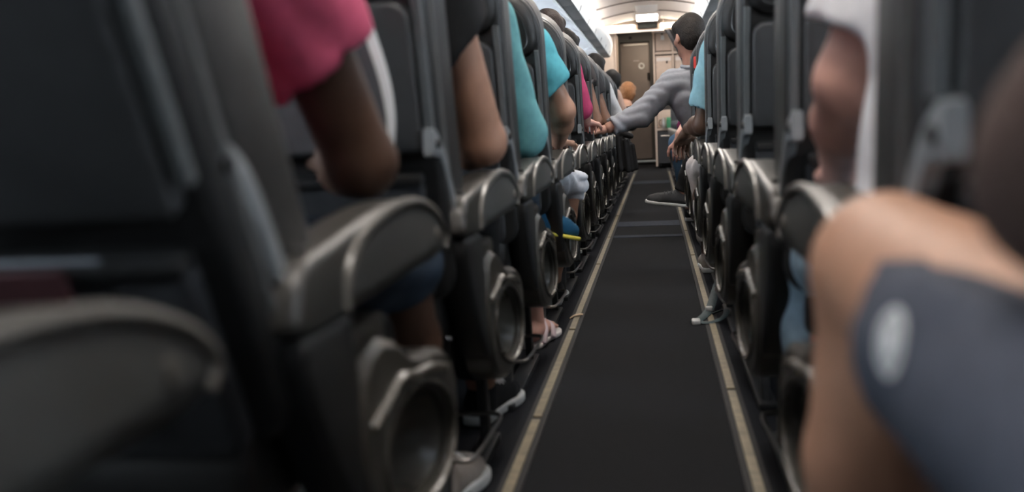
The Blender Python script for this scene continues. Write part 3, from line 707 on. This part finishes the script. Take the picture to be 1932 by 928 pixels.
def person(label, J, sk, shirt, sleeve=0.62, legs=None, leglen=1.0, hair=None, shoes=None, h=0.010, arm=1.0, leg=1.0, girth=1.0,
           wr=0.004, twr=None, wf=30, hem=0.0, yaw=0.0, tilt=0.0, hands=None, barefoot=(), seed=1, hairlen=0.0, skipshoe=()):
    J = {k: np.array(v, float) for k, v in J.items()}
    root = thing('person', label, 'person', (float(J['pelvis'][0]), float(J['pelvis'][1]), 0.0), 'passengers')
    B = Blob(); P_, c_, n_ = J['pelvis'], J['chest'], J['neck']
    lat = unit(J['sha'] - J['shi']) * 1.0; lp = unit(J['hpa'] - J['hpi'])
    B.cap(lerp(J['sha'], J['shi'], 0.1), lerp(J['shi'], J['sha'], 0.1), 0.048, 0.048, 0.04)
    for s in (-1, 1): B.cap(c_ + lat * 0.075 * s, P_ + lp * 0.075 * s, 0.098 * girth, 0.105 * girth, 0.05)
    B.cap(n_ - (0, 0, 0.06), lerp(n_, J['head'], 0.6), 0.060, 0.052, 0.03)
    HP, HR = add_head(B, J, yaw, tilt)
    for q in 'ai':
        S, E_, W_ = J['sh' + q], J['el' + q], J['wr' + q]
        cv = 0.72 if sleeve > 1.4 else 1.0                    # slimmer under a long sleeve
        B.cap(S, E_, 0.044 * arm * cv, 0.040 * arm * cv, 0.03)
        B.cap(E_, lerp(E_, W_, 0.4), 0.040 * arm * cv, 0.041 * arm * cv, 0.02); B.cap(lerp(E_, W_, 0.4), W_, 0.041 * arm * cv, 0.026 * arm, 0.02)
        Hp, K, A_ = J['hp' + q], J['kn' + q], J['an' + q]
        B.cap(Hp, K, 0.082 * leg, 0.058 * leg, 0.03); B.cap(K, lerp(K, A_, 0.35) + (0, -0.012, 0), 0.052 * leg, 0.054 * leg, 0.02); B.cap(lerp(K, A_, 0.35), A_, 0.052 * leg, 0.034 * leg, 0.02)
        if q in barefoot:
            T_ = J['to' + q]; R = frame(A_, T_)
            B.cap(A_ - (0, 0, 0.045), A_ - (0, 0, 0.03), 0.034, 0.034, 0.02)
        else:
            B.cap(A_, lerp(A_, J['to' + q], 0.5), 0.028, 0.016, 0.02)
    V, F = B.mesh(h); parts = [(V, F)]
    hands = hands or {}
    for q in 'ai':
        W_, E_ = J['wr' + q], J['el' + q]
        hd = hands.get(q, {})
        d = hd.get('d', unit(W_ - E_) * np.array((1, 1, 0.4))); up = hd.get('up', (0, 0, 1)); sd = hd.get('side', 1)
        parts.append(hand_blob(W_ + unit(d) * 0.02, d, up, sd, hd.get('curl', 0.5), 1.0).mesh(0.0055 if h < .012 else 0.008))
    for q in barefoot:                                    # bare foot with toes, in a sandal
        A_, T_ = J['an' + q], J['to' + q]; dv = np.array((T_[0] - A_[0], T_[1] - A_[1], 0)); u = unit(dv); sd = np.array((u[1], -u[0], 0)); fb = Blob()
        base = np.array((A_[0], A_[1], T_[2]))
        fb.cap(A_, base + (0, 0, 0.045), 0.034, 0.036, 0.02); fb.cap(base - u * 0.03 + (0, 0, 0.032), base + u * 0.10 + (0, 0, 0.03), 0.030, 0.028, 0.02)
        for f in (-0.022, 0.0, 0.020): fb.cap(base + u * 0.03 + sd * f * .5 + (0, 0, 0.03), base + u * 0.145 + sd * f + (0, 0, 0.022), 0.024, 0.016, 0.012)
        for f, L, r in ((-0.030, 0.19, 0.0145), (-0.010, 0.193, 0.0095), (0.008, 0.186, 0.009), (0.022, 0.176, 0.0085), (0.034, 0.163, 0.008)):
            fb.cap(base + u * 0.14 + sd * f * 0.9 + (0, 0, 0.022), base + u * L + sd * f + (0, 0, 0.016), r, r * 0.95, 0.004)
        parts.append(fb.mesh(0.005))
    vs = []; fs = []; n0 = 0
    for v, f in parts: vs.append(v); fs.append(np.asarray(f) + n0); n0 += len(v)
    put('body', (np.concatenate(vs), np.concatenate(fs)), sk, root)
    # shirt
    B = Blob(); B.cap(lerp(J['sha'], J['shi'], 0.08), lerp(J['shi'], J['sha'], 0.08), 0.070, 0.070, 0.05)
    for s in (-1, 1): B.cap(c_ + lat * 0.080 * s, P_ + lp * 0.085 * s + (0, 0, 0.0), 0.112 * girth, 0.122 * girth, 0.06)
    B.cap(n_ - (0, 0, 0.10), n_ - (0, 0, 0.02), 0.085, 0.066, 0.04)
    for q in 'ai':
        S, E_, W_ = J['sh' + q], J['el' + q], J['wr' + q]; ax = unit(E_ - S)
        if sleeve < 1:
            H_ = lerp(S, E_, sleeve); cn = unit(ax + unit(J['sha'] - J['shi']) * (hem if q == 'a' else 0))
            B.cap(S, lerp(S, E_, sleeve + 0.15), 0.068 * arm, 0.073 * arm, 0.03, cuts=((H_, cn),))
            B.cap(lerp(S, E_, sleeve - 0.02), lerp(S, E_, sleeve + 0.2), 0.052 * arm, 0.052 * arm, 0.0, sub=True)
        else:
            t2 = sleeve - 1
            B.cap(S, E_, 0.064 * arm, 0.060 * arm, 0.03)
            if t2 > 0.02:
                H_ = lerp(E_, W_, t2); B.cap(E_, lerp(E_, W_, t2 + 0.12), 0.060 * arm, 0.044 * arm, 0.025, cuts=((H_, unit(W_ - E_)),))
    B.cut(P_ - (0, 0, 0.035), (0, 0, -1)); B.cut(n_ + (0, 0, -0.012), unit((0, -0.25, 1)))
    put('shirt', B.mesh(h, wr, wf, seed), shirt, root)
    ring = [n_ + np.array((0.064 * math.cos(a), 0.064 * math.sin(a) - 0.002, -0.020 + 0.010 * math.sin(a))) for a in [2 * math.pi * k / 20 for k in range(21)]]
    put('collar', tube(ring, 0.012 if sleeve > 1.5 else 0.007, 8, False), shirt, root)
    # trousers
    if legs:
        B = Blob(); B.cap(J['hpa'], J['hpi'], 0.112 * girth, 0.112 * girth, 0.05); B.cap(P_, P_ + (0, 0, 0.06), 0.115 * girth, 0.115 * girth, 0.05)
        for q in 'ai':
            Hp, K, A_ = J['hp' + q], J['kn' + q], J['an' + q]
            if leglen < 1:
                H_ = lerp(Hp, K, leglen); B.cap(Hp, lerp(Hp, K, leglen + 0.15), 0.098 * leg, 0.082 * leg, 0.04, cuts=((H_, unit(K - Hp)),))
            else:
                B.cap(Hp, K, 0.096 * leg, 0.072 * leg, 0.04); t2 = leglen - 1
                if t2 > 0.02:
                    H_ = lerp(K, A_, t2); B.cap(K, lerp(K, A_, t2 + 0.1), 0.070 * leg, 0.058 * leg, 0.03, cuts=((H_, unit(A_ - K)),))
        B.cut(P_ + (0, 0, 0.10), (0, 0, 1))
        put('trousers' if leglen > 1.5 else 'shorts', B.mesh(h, twr or wr, 26 if twr is None else 48, seed + 3), legs, root)
    if hair:
        B = Blob(); B.ell(HP(0, -0.016, 0.030), (0.084, 0.104, 0.098), 0.02, HR); B.ell(HP(0, -0.045, -0.020 - hairlen * .5), (0.072, 0.068, 0.075 + hairlen), 0.03, HR)
        B.cap(HP(-0.06, 0.03, 0.055), HP(0.06, 0.03, 0.055), 0.03, 0.03, 0.02)
        B.cut(HP(0, 0.020, -0.02), HR @ unit((0, 0.85, -0.62)))
        for s in (-1, 1): B.ell(HP(s * 0.085, 0.0, -0.030), (0.026, 0.030, 0.042), 0.01, HR, sub=True)
        put('hair', B.mesh(min(h, 0.009), 0.0022, 95, seed), hair, root)
    for s in (-1, 1):
        B = Blob(); B.ell(HP(s * 0.030, 0.078, -0.004), (0.012, 0.010, 0.009), 0.002, HR); put('eye', B.mesh(0.004), M_white, root)
    if shoes:
        for q in 'ai':
            if q in skipshoe: continue
            A_, T_ = J['an' + q], J['to' + q]
            if 'hl' + q in J: hl, up = J['hl' + q], J.get('up' + q, np.array((0, 0, 1.0)))
            else:
                hl = np.array((A_[0], A_[1], 0)) - unit(np.array((T_[0] - A_[0], T_[1] - A_[1], 0))) * 0.05; hl[2] = 0.002; up = np.array((0, 0, 1.0)); T_ = np.array((T_[0], T_[1], 0.002))
            T_ = hl + unit(T_ - hl) * 0.275
            make_shoe(root, hl, T_, up, shoes[0], shoes[1], shoes[2] if len(shoes) > 2 else 'sneaker', 0.0065 if h < 0.012 else 0.009)
    return root
def J_with(J, **k): J = dict(J); J.update(k); return J

SL, SR = -0.60, 0.455
sk_dark = skin('dark', (0.085, 0.046, 0.030)); sk_brown = skin('brown', (0.20, 0.105, 0.068)); sk_tan = skin('tan', (0.34, 0.185, 0.125))
sk_fair = skin('fair', (0.60, 0.34, 0.275)); sk_mid = skin('mid', (0.40, 0.225, 0.155))
hair_b = mat('hair_black', (0.008, 0.007, 0.0065), 0.55, noise=0.3, nscale=80, bump=0.8, bscale=140, spec=0.12); hair_br = mat('hair_brown', (0.020, 0.012, 0.010), 0.5, noise=0.3, nscale=80, bump=0.8, bscale=140, spec=0.12)
hair_g = mat('hair_ginger', (0.28, 0.13, 0.06), 0.5, noise=0.3, nscale=80, bump=0.8, bscale=140, spec=0.12); hair_gr = mat('hair_greying', (0.019, 0.016, 0.014), 0.6, noise=0.5, nscale=120, bump=0.8, bscale=140, spec=0.12)
denim = cloth('denim_dark', (0.030, 0.045, 0.068)); denim_l = cloth('denim_light', (0.26, 0.37, 0.46), 0.18, 30)
black_c = cloth('black', (0.012, 0.012, 0.013)); navy = cloth('navy', (0.025, 0.04, 0.06))
sole_w = mat('sole_white', (0.62, 0.64, 0.64), 0.55, noise=0.08); shoe_bk = cloth('shoe_black', (0.016, 0.016, 0.018)); shoe_gr = cloth('shoe_grey', (0.06, 0.062, 0.066))
shoe_be = cloth('shoe_beige', (0.36, 0.32, 0.29)); shoe_bl = cloth('shoe_blue', (0.010, 0.060, 0.12)); sole_y = mat('sole_yellow', (0.55, 0.48, 0.06), 0.5, noise=0.05)
sandal_p = mat('sandal_pink', (0.62, 0.50, 0.53), 0.5, noise=0.05); sandal_s = mat('sandal_sole', (0.60, 0.55, 0.53), 0.6, noise=0.08)

# left 1: pink t-shirt
y = row_y(1)
J = J_with(seated(SL - 0.02, 1, y), sha=(-0.462, 1.10, 1.03), ela=(-0.388, 1.265, 0.685), wra=(-0.50, 1.50, 0.68), shi=(-0.84, 1.08, 1.04), pelvis=(-0.665, 1.10, 0.56), chest=(-0.67, 1.06, 0.93), neck=(-0.65, 1.06, 1.11), head=(-0.65, 1.10, 1.25),
           kna=(-0.435, 1.58, 0.50), ana=(-0.43, 1.74, 0.10), toa=(-0.395, 1.96, 0.03), kni=(-0.74, 1.58, 0.53), ani=(-0.74, 1.62, 0.10), toi=(-0.76, 1.83, 0.03))
person('passenger in bright pink t-shirt with elbow on the armrest on the left', J, sk_dark, cloth('pink', (0.56, 0.10, 0.19), 0.08), 0.66, denim, 1.06, hair_b, (shoe_be, sole_w), 0.009, 1.14, 1.0, 0.9, 0.006, seed=2, hem=0.35)
# left 2: black t-shirt
y = row_y(2)
J = J_with(seated(SL, 1, y), sha=(-0.405, 1.80, 1.06), ela=(-0.348, 1.985, 0.695), wra=(-0.46, 2.22, 0.67), kna=(-0.45, 2.32, 0.53), ana=(-0.447, 2.335, 0.10), toa=(-0.405, 2.53, 0.03), ani=(-0.62, 2.26, 0.1), toi=(-0.60, 2.46, 0.03), kni=(-0.68, 2.3, .53))
person('passenger in black t-shirt with a bare tan arm on the left', J, sk_tan, cloth('black_tee', (0.016, 0.016, 0.017)), 0.52, black_c, 1.95, hair_b, (shoe_bk, sole_w), 0.009, 1.12, seed=3, hem=0.8)
# left 3: teal shirt, pale sandals
y = row_y(3)
J = J_with(seated(SL, 1, y), sha=(-0.430, 2.66, 1.02), ela=(-0.368, 2.80, 0.70), wra=(-0.52, 3.0, 0.67), kna=(-0.45, 3.12, 0.53), ana=(-0.415, 3.16, 0.10), toa=(-0.385, 3.36, 0.02), kni=(-0.66, 3.1, 0.54), ani=(-0.62, 3.15, .1))
r3 = person('passenger in loose teal shirt and pale sandals on the left', J, sk_fair, cloth('teal', (0.13, 0.33, 0.35), 0.08), 1.06, navy, 1.75, hair_br, (sandal_p, sandal_s, 'sandal'), 0.009, 1.0, barefoot=('a', 'i'), wr=0.005, seed=4)
# left 3, middle seat: crossed leg with the blue shoe
J = J_with(seated(-1.06, 1, y), kna=(-0.70, 3.20, 0.66), ana=(-0.415, 3.30, 0.40), toa=(-0.335, 3.36, 0.345), hla=(-0.452, 3.22, 0.385), upa=(0.35, 0.25, 0.9))
J['toa'] = (-0.300, 3.42, 0.325)
person('passenger with crossed leg and blue yellow-soled trainer reaching beside the teal shirt', J, sk_fair, cloth('grey_tee', (0.10, 0.10, 0.11)), 0.6, cloth('shorts_dark', (0.03, 0.03, 0.035)), 0.92, hair_b, (shoe_bl, sole_y, 'trainer'), 0.010, seed=5)
# left 4: bright blue t-shirt, grey shorts
y = row_y(4)
J = J_with(seated(SL, 1, y), sha=(-0.425, 3.46, 1.005), ela=(-0.328, 3.55, 0.775), wra=(-0.365, 3.72, 0.665), shi=(-0.77, 3.46, 1.04), kna=(-0.343, 3.99, 0.490), ana=(-0.43, 3.93, 0.10), toa=(-0.43, 4.12, 0.03))
person('passenger in bright blue t-shirt and pale grey shorts on the left', J, sk_tan, cloth('cyan', (0.09, 0.36, 0.43), 0.08), 0.66, cloth('shorts_grey', (0.50, 0.52, 0.56), 0.12), 1.13, hair_br, (shoe_bk, sole_w), 0.009, 1.12, 0.86, 1.0, 0.006, twr=0.016, hem=0.25, hands={'a': dict(d=(-0.1, 1, -0.1), curl=0.3)}, seed=6)
# left 5-12
def simple(i, label, sk, col, sl, hair, h=0.014, dx=0.0, dy=0.0, dz=0.0, side='L', legs=navy, el=None, wrr=None, hx=None, leglen=1.95, shoes=(shoe_bk, sole_w), arm=1.0, hairlen=0.0, **kw):
    s = 1 if side == 'L' else -1; xc = (SL if side == 'L' else SR) + dx
    J = seated(xc, s, row_y(i)); J = {k: (v[0], v[1] + (dy if k in ('chest', 'neck', 'head', 'sha', 'shi', 'ela', 'eli', 'wra', 'wri') else 0), v[2] + (dz if k in ('chest', 'neck', 'head', 'sha', 'shi') else 0)) for k, v in J.items()}
    if el: J['ela'] = el
    if wrr: J['wra'] = wrr
    if hx: J['head'] = hx; J['neck'] = (J['neck'][0] * .5 + hx[0] * .5, J['neck'][1], J['neck'][2])
    J.update(kw.pop('J', {}))
    return person(label, J, sk, cloth(col[0], col[1]), sl, legs, leglen, hair, shoes, h, arm, hairlen=hairlen, seed=i, **kw)
simple(6, 'dark-haired passenger in magenta long-sleeved top, head above the seat on the left', sk_fair, ('magenta', (0.42, 0.05, 0.13)), 1.0, hair_br, hx=(-0.52, 5.02, 1.185), J=dict(sha=(-0.42, 4.90, 1.02), ela=(-0.365, 4.95, 0.80), wra=(-0.355, 5.15, 0.74)), h=.012)
simple(7, 'brown-armed passenger with dark hair just above a seat further down the left', sk_brown, ('brown_tee', (0.05, 0.045, 0.045)), 0.3, hair_b, hx=(-0.51, 5.80, 1.16), el=(-0.340, 5.68, 0.74), J=dict(sha=(-0.405, 5.66, 1.03)))
simple(8, 'bare brown forearm passenger behind the grey sleeve on the left', sk_brown, ('dark_tee', (0.03, 0.03, 0.033)), 0.35, None, el=(-0.325, 6.45, 0.75), J=dict(sha=(-0.40, 6.40, 1.0)))
simple(10, 'black-haired passenger in white sleeve far down the left row', sk_tan, ('white_far', (0.55, 0.55, 0.56)), 1.3, hair_b, hx=(-0.47, 8.0, 1.165), el=(-0.32, 8.15, 0.80), J=dict(sha=(-0.40, 8.0, 1.02)), h=.016)
simple(12, 'dark-haired tan passenger near the far end of the left row', sk_mid, ('far_tan', (0.45, 0.30, 0.24)), 0.7, hair_b, hx=(-0.40, 9.6, 1.115), J=dict(sha=(-0.38, 9.6, 0.99), ela=(-0.31, 9.7, 0.76)), h=.016)
# black-clad ginger passenger leaning into the aisle
simple(13, 'ginger passenger in black clothes leaning out at the far left', sk_mid, ('black_far', (0.012, 0.012, 0.013)), 1.8, hair_g, hx=(-0.275, 10.5, 1.03), J=dict(neck=(-0.31, 10.42, 0.93), chest=(-0.38, 10.38, 0.82), sha=(-0.26, 10.40, 0.90), shi=(-0.55, 10.38, 0.92), ela=(-0.25, 10.5, 0.70), wra=(-0.33, 10.7, 0.66), pelvis=(-0.55, 10.45, 0.55)), h=.016, legs=black_c)
# right 0: foreground knee
J = J_with(seated(0.40, -1, row_y(0)), pelvis=(0.36, 0.12, 0.53), chest=(0.42, 0.02, 0.93), neck=(0.42, 0.02, 1.13), head=(0.42, 0.05, 1.27), hpa=(0.255, 0.18, 0.535), hpi=(0.47, 0.16, 0.55), sha=(0.31, 0.22, 1.04), ela=(0.203, 0.48, 0.692), wra=(0.40, 0.62, 0.69), shi=(0.62, 0.05, 1.07),
           kna=(0.183, 0.82, 0.595), ana=(0.165, 0.93, 0.10), toa=(0.13, 1.14, 0.03), kni=(0.50, 0.75, 0.57), ani=(0.50, 0.80, 0.10), toi=(0.5, 1.0, 0.03))
r0 = person('bare-kneed passenger in dark blue-grey shorts filling the lower right corner', J, skin('knee', (0.31, 0.165, 0.105)), cloth('shade_dark_shirt', (0.050, 0.032, 0.027)), 1.85, cloth('shorts_navy', (0.050, 0.056, 0.072)), 0.73, hair_b, (shoe_bk, sole_w), 0.008, 0.90, 1.02, 1.0, 0.003, seed=8)  # dark long sleeve stands in for the shade on a bare arm
# right 1: white t-shirt
J = J_with(seated(SR, -1, row_y(1)), sha=(0.325, 1.20, 1.04), ela=(0.238, 1.25, 0.758), wra=(0.268, 1.50, 0.635), kna=(0.265, 1.72, 0.475), ana=(0.285, 1.74, 0.10), toa=(0.285, 1.94, 0.03), chest=(0.455, 1.10, 0.93), pelvis=(0.44, 1.14, 0.56), shi=(0.63, 1.15, 1.05), neck=(.455, 1.1, 1.11), head=(.455, 1.13, 1.25))
person('passenger in white t-shirt and pale jeans with a bare bent arm on the right', J, sk_fair, cloth('white', (0.74, 0.76, 0.80), 0.04), 0.80, denim_l, 1.95, hair_br, (shoe_bk, sole_w), 0.008, 1.08, 0.98, 1.17, 0.004, seed=9, hands={'a': dict(d=(0.1, 1, -0.15), curl=0.35)})
# right 5: light blue t-shirt, beige trousers
J = J_with(seated(SR, -1, row_y(5)), sha=(0.265, 4.24, 1.02), ela=(0.205, 4.33, 0.70), wra=(0.150, 4.56, 0.685), kna=(0.212, 4.76, 0.49), ana=(0.235, 4.70, 0.10), toa=(0.225, 4.88, 0.03))
person('dark-skinned passenger in light blue t-shirt and beige trousers on the right', J, sk_dark, cloth('light_blue', (0.23, 0.42, 0.49), 0.06), 0.78, cloth('beige', (0.46, 0.41, 0.38), 0.08), 1.9, hair_b, (shoe_be, sole_w), 0.010, 1.05, 0.95, 1.0, 0.008, seed=10, hands={'a': dict(d=(-0.25, 0.7, -0.6), curl=0.6, side=1)})
# right 7: man in grey shirt reaching across the aisle
J = J_with(seated(SR, -1, row_y(7)), pelvis=(0.42, 5.88, 0.56), chest=(0.255, 5.78, 0.87), neck=(0.225, 5.74, 1.045), head=(0.205, 5.75, 1.195), sha=(0.105, 5.72, 0.935), shi=(0.44, 5.80, 0.99), ela=(-0.085, 5.72, 0.765), wra=(-0.262, 5.66, 0.700),
           kna=(0.30, 6.28, 0.62), ana=(0.150, 6.30, 0.262), hla=(0.190, 6.32, 0.175), toa=(-0.07, 6.26, 0.215), upa=(0.12, -0.1, 1.0), kni=(0.55, 6.3, 0.55))
person('man in grey shirt leaning out and reaching across the aisle', J, skin('man', (0.36, 0.19, 0.14)), cloth('grey_shirt', (0.27, 0.285, 0.315), 0.06), 1.93, black_c, 1.97, hair_gr, (shoe_gr, sole_w, 'slip'), 0.009, 1.22, 0.95, 0.95, 0.0085, wf=52, yaw=0.45, tilt=-0.12, seed=11, hands={'a': dict(d=(-1, -0.15, -0.3), curl=0.9, side=1)})
# right 8: jeans and pink hand
simple(8, 'passenger in blue jeans and purple top with a pale hand showing past the beige knee', sk_fair, ('purple', (0.20, 0.04, 0.12)), 1.5, hair_br, side='R', J=dict(kna=(0.165, 7.12, 0.56), ana=(0.23, 7.16, 0.1), toa=(0.24, 7.34, 0.03), ela=(0.22, 6.75, 0.72), wra=(0.150, 6.55, 0.63)), legs=cloth('jeans', (0.04, 0.075, 0.12)), h=.013, hands={'a': dict(d=(-0.05, -0.1, -1), curl=0.4, up=(0, -1, 0))})

# ------------------------------------------------------------------ small things
from mathutils.bvhtree import BVHTree
# round print on the foreground shorts
sh_o = [c for c in r0.children if c.name.startswith('shorts')][0]
bv = BVHTree.FromPolygons([tuple(v.co) for v in sh_o.data.vertices], [tuple(p.vertices) for p in sh_o.data.polygons])
L0 = Vector(r0.location); c0 = Vector((0.136, 0.57, 0.588)) - L0
hit, nrm, _, _ = bv.find_nearest(c0 + Vector((0.010, -0.004, 0)))
nrm = Vector((-0.80, -0.55, 0.20)).normalized()
au = nrm.cross(Vector((0, 0, 1))).normalized(); av = au.cross(nrm)
def patch(r_in, r_out, lift):
    V = []; F = []; NS, NR = 40, 4
    for r in range(NR):
        rr = r_in + (r_out - r_in) * r / (NR - 1)
        for k in range(NS):
            a = 2 * math.pi * k / NS; p = hit + au * rr * 0.80 * math.cos(a) + av * rr * math.sin(a) + nrm * 0.08
            q = bv.ray_cast(p, -nrm); q = q[0] if q[0] else p - nrm * 0.08
            V.append(tuple(q + nrm * lift + L0))
    for r in range(NR - 1):
        for k in range(NS): F.append((r * NS + k, r * NS + (k + 1) % NS, (r + 1) * NS + (k + 1) % NS, (r + 1) * NS + k))
    return V, F
M_print = mat('print_white', (0.55, 0.56, 0.56), 0.7, noise=0.25, nscale=300)
pr = put('round_print', patch(0.0005, 0.0200, 0.0012), mat('print_grey', (0.30, 0.31, 0.31), 0.8, noise=.2, nscale=200), r0); pr['label'] = 'white oval print on the shorts'
sub('print_ring', patch(0.0155, 0.0200, 0.0020), M_print, pr, r0); sub('print_core', patch(0.0005, 0.0085, 0.0020), M_print, pr, r0)
# magazine held by the pink shirt passenger
mg = thing('magazine', 'dark magazine with curved white edge held beside the pink sleeve', 'magazine', (-0.40, 1.40, 0.70))
edge = catmull([(-0.045, 0.32), (-0.012, 0.215), (0.016, 0.115), (0.024, 0.05), (0.020, 0.0)], False, 6)
mesh_obj('pages', *plate([(-0.20, 0.0), (-0.20, 0.32)] + edge, 0.0, 0.012, 0.002, 'y', 2), mat('page_white', (0.66, 0.72, 0.76), 0.5, noise=.03), parent=mg)
mesh_obj('cover', *plate([(-0.21, -0.002), (-0.21, 0.322)] + [(p - 0.021 * min(1, .35 + .9 * q / .3 * (1.2 - q / .4)), q) for p, q in edge], -0.004, 0.0005, 0.001, 'y', 1), mat('cover_dark', (0.05, 0.055, 0.06), 0.35, noise=.1), parent=mg)
# strap on the carpet by the right strip
st = thing('bag_strap', 'dark bag strap with a pale buckle lying on the carpet by the right strip', 'strap', (0.16, 3.6, 0.0))
path = catmull([(0.10, 0.50, 0.055), (0.075, 0.37, 0.075), (0.045, 0.20, 0.045), (0.02, 0.06, 0.02), (-0.01, -0.05, 0.012), (-0.045, -0.13, 0.010)], False, 6)
mesh_obj('webbing', *tube(path, 0.016, 8, True, 0.28), mat('webbing', (0.03, 0.05, 0.055), 0.7, noise=.3, nscale=90), parent=st)
mesh_obj('loop', *tube(catmull([(0.03, 0.02, 0.01), (0.075, -0.01, 0.03), (0.06, -0.10, 0.02), (0.01, -0.14, 0.010), (-0.03, -0.12, 0.010)], False, 6), 0.011, 8, True, 0.3), MATS['webbing'], parent=st)
mesh_obj('buckle', *plate(rrect(-0.052, -0.022, -0.155, -0.105, 0.006, 3), 0.004, 0.020, 0.004, 'z', 2), mat('buckle', (0.35, 0.36, 0.36), 0.35, noise=.1), parent=st)
mesh_obj('slider', *plate(rrect(0.005, 0.030, 0.02, 0.05, 0.005, 3), 0.018, 0.034, 0.003, 'z', 2), MATS['buckle'], parent=st)
# scrap on the left strip
sc_ = mesh_obj('paper_scrap', *strapbar([(-0.335, 3.60, 0.008), (-0.322, 3.615, 0.014), (-0.303, 3.63, 0.016), (-0.290, 3.64, 0.013)], 0.004, 0.02, (0, 1, 0)), mat('scrap', (0.45, 0.33, 0.22), 0.7, noise=.2)); tag(sc_, 'tiny curled paper scrap on the left floor strip', 'scrap')
# black coat hanging off an armrest far down the left
B = Blob(); rnd = random.Random(4)
for k in range(9):
    x = -0.30 + 0.125 * k / 8; yy = 8.06 + 0.05 * (k % 2) + 0.02 * rnd.random()
    B.cap((x - 0.01, yy, 0.62 - 0.010 * k), (x + 0.012 * rnd.random() + .01, yy + 0.01, 0.33 + 0.04 * rnd.random()), 0.016, 0.020, 0.008)
B.cap((-0.31, 8.09, 0.655), (-0.20, 8.09, 0.615), 0.026, 0.024, 0.02)
V, F = B.mesh(0.007); co = mesh_obj('coat', V, F, black_c, angle=None); tag(co, 'black coat with hanging folds draped over an armrest far down the left', 'coat')
# red tag at a seat edge on the right
rt_ = thing('seat_tag', 'small red ribbon tag on the seat edge beside the light blue t-shirt', 'tag', (0.196, 4.74, 0.96))
mesh_obj('ribbon', *plate(rrect(-0.010, 0.008, 0.0, 0.055, 0.006, 3), -0.004, 0.004, 0.002, 'y', 2), mat('red_ribbon', (0.75, 0.06, 0.05), .6, noise=.1), parent=rt_)
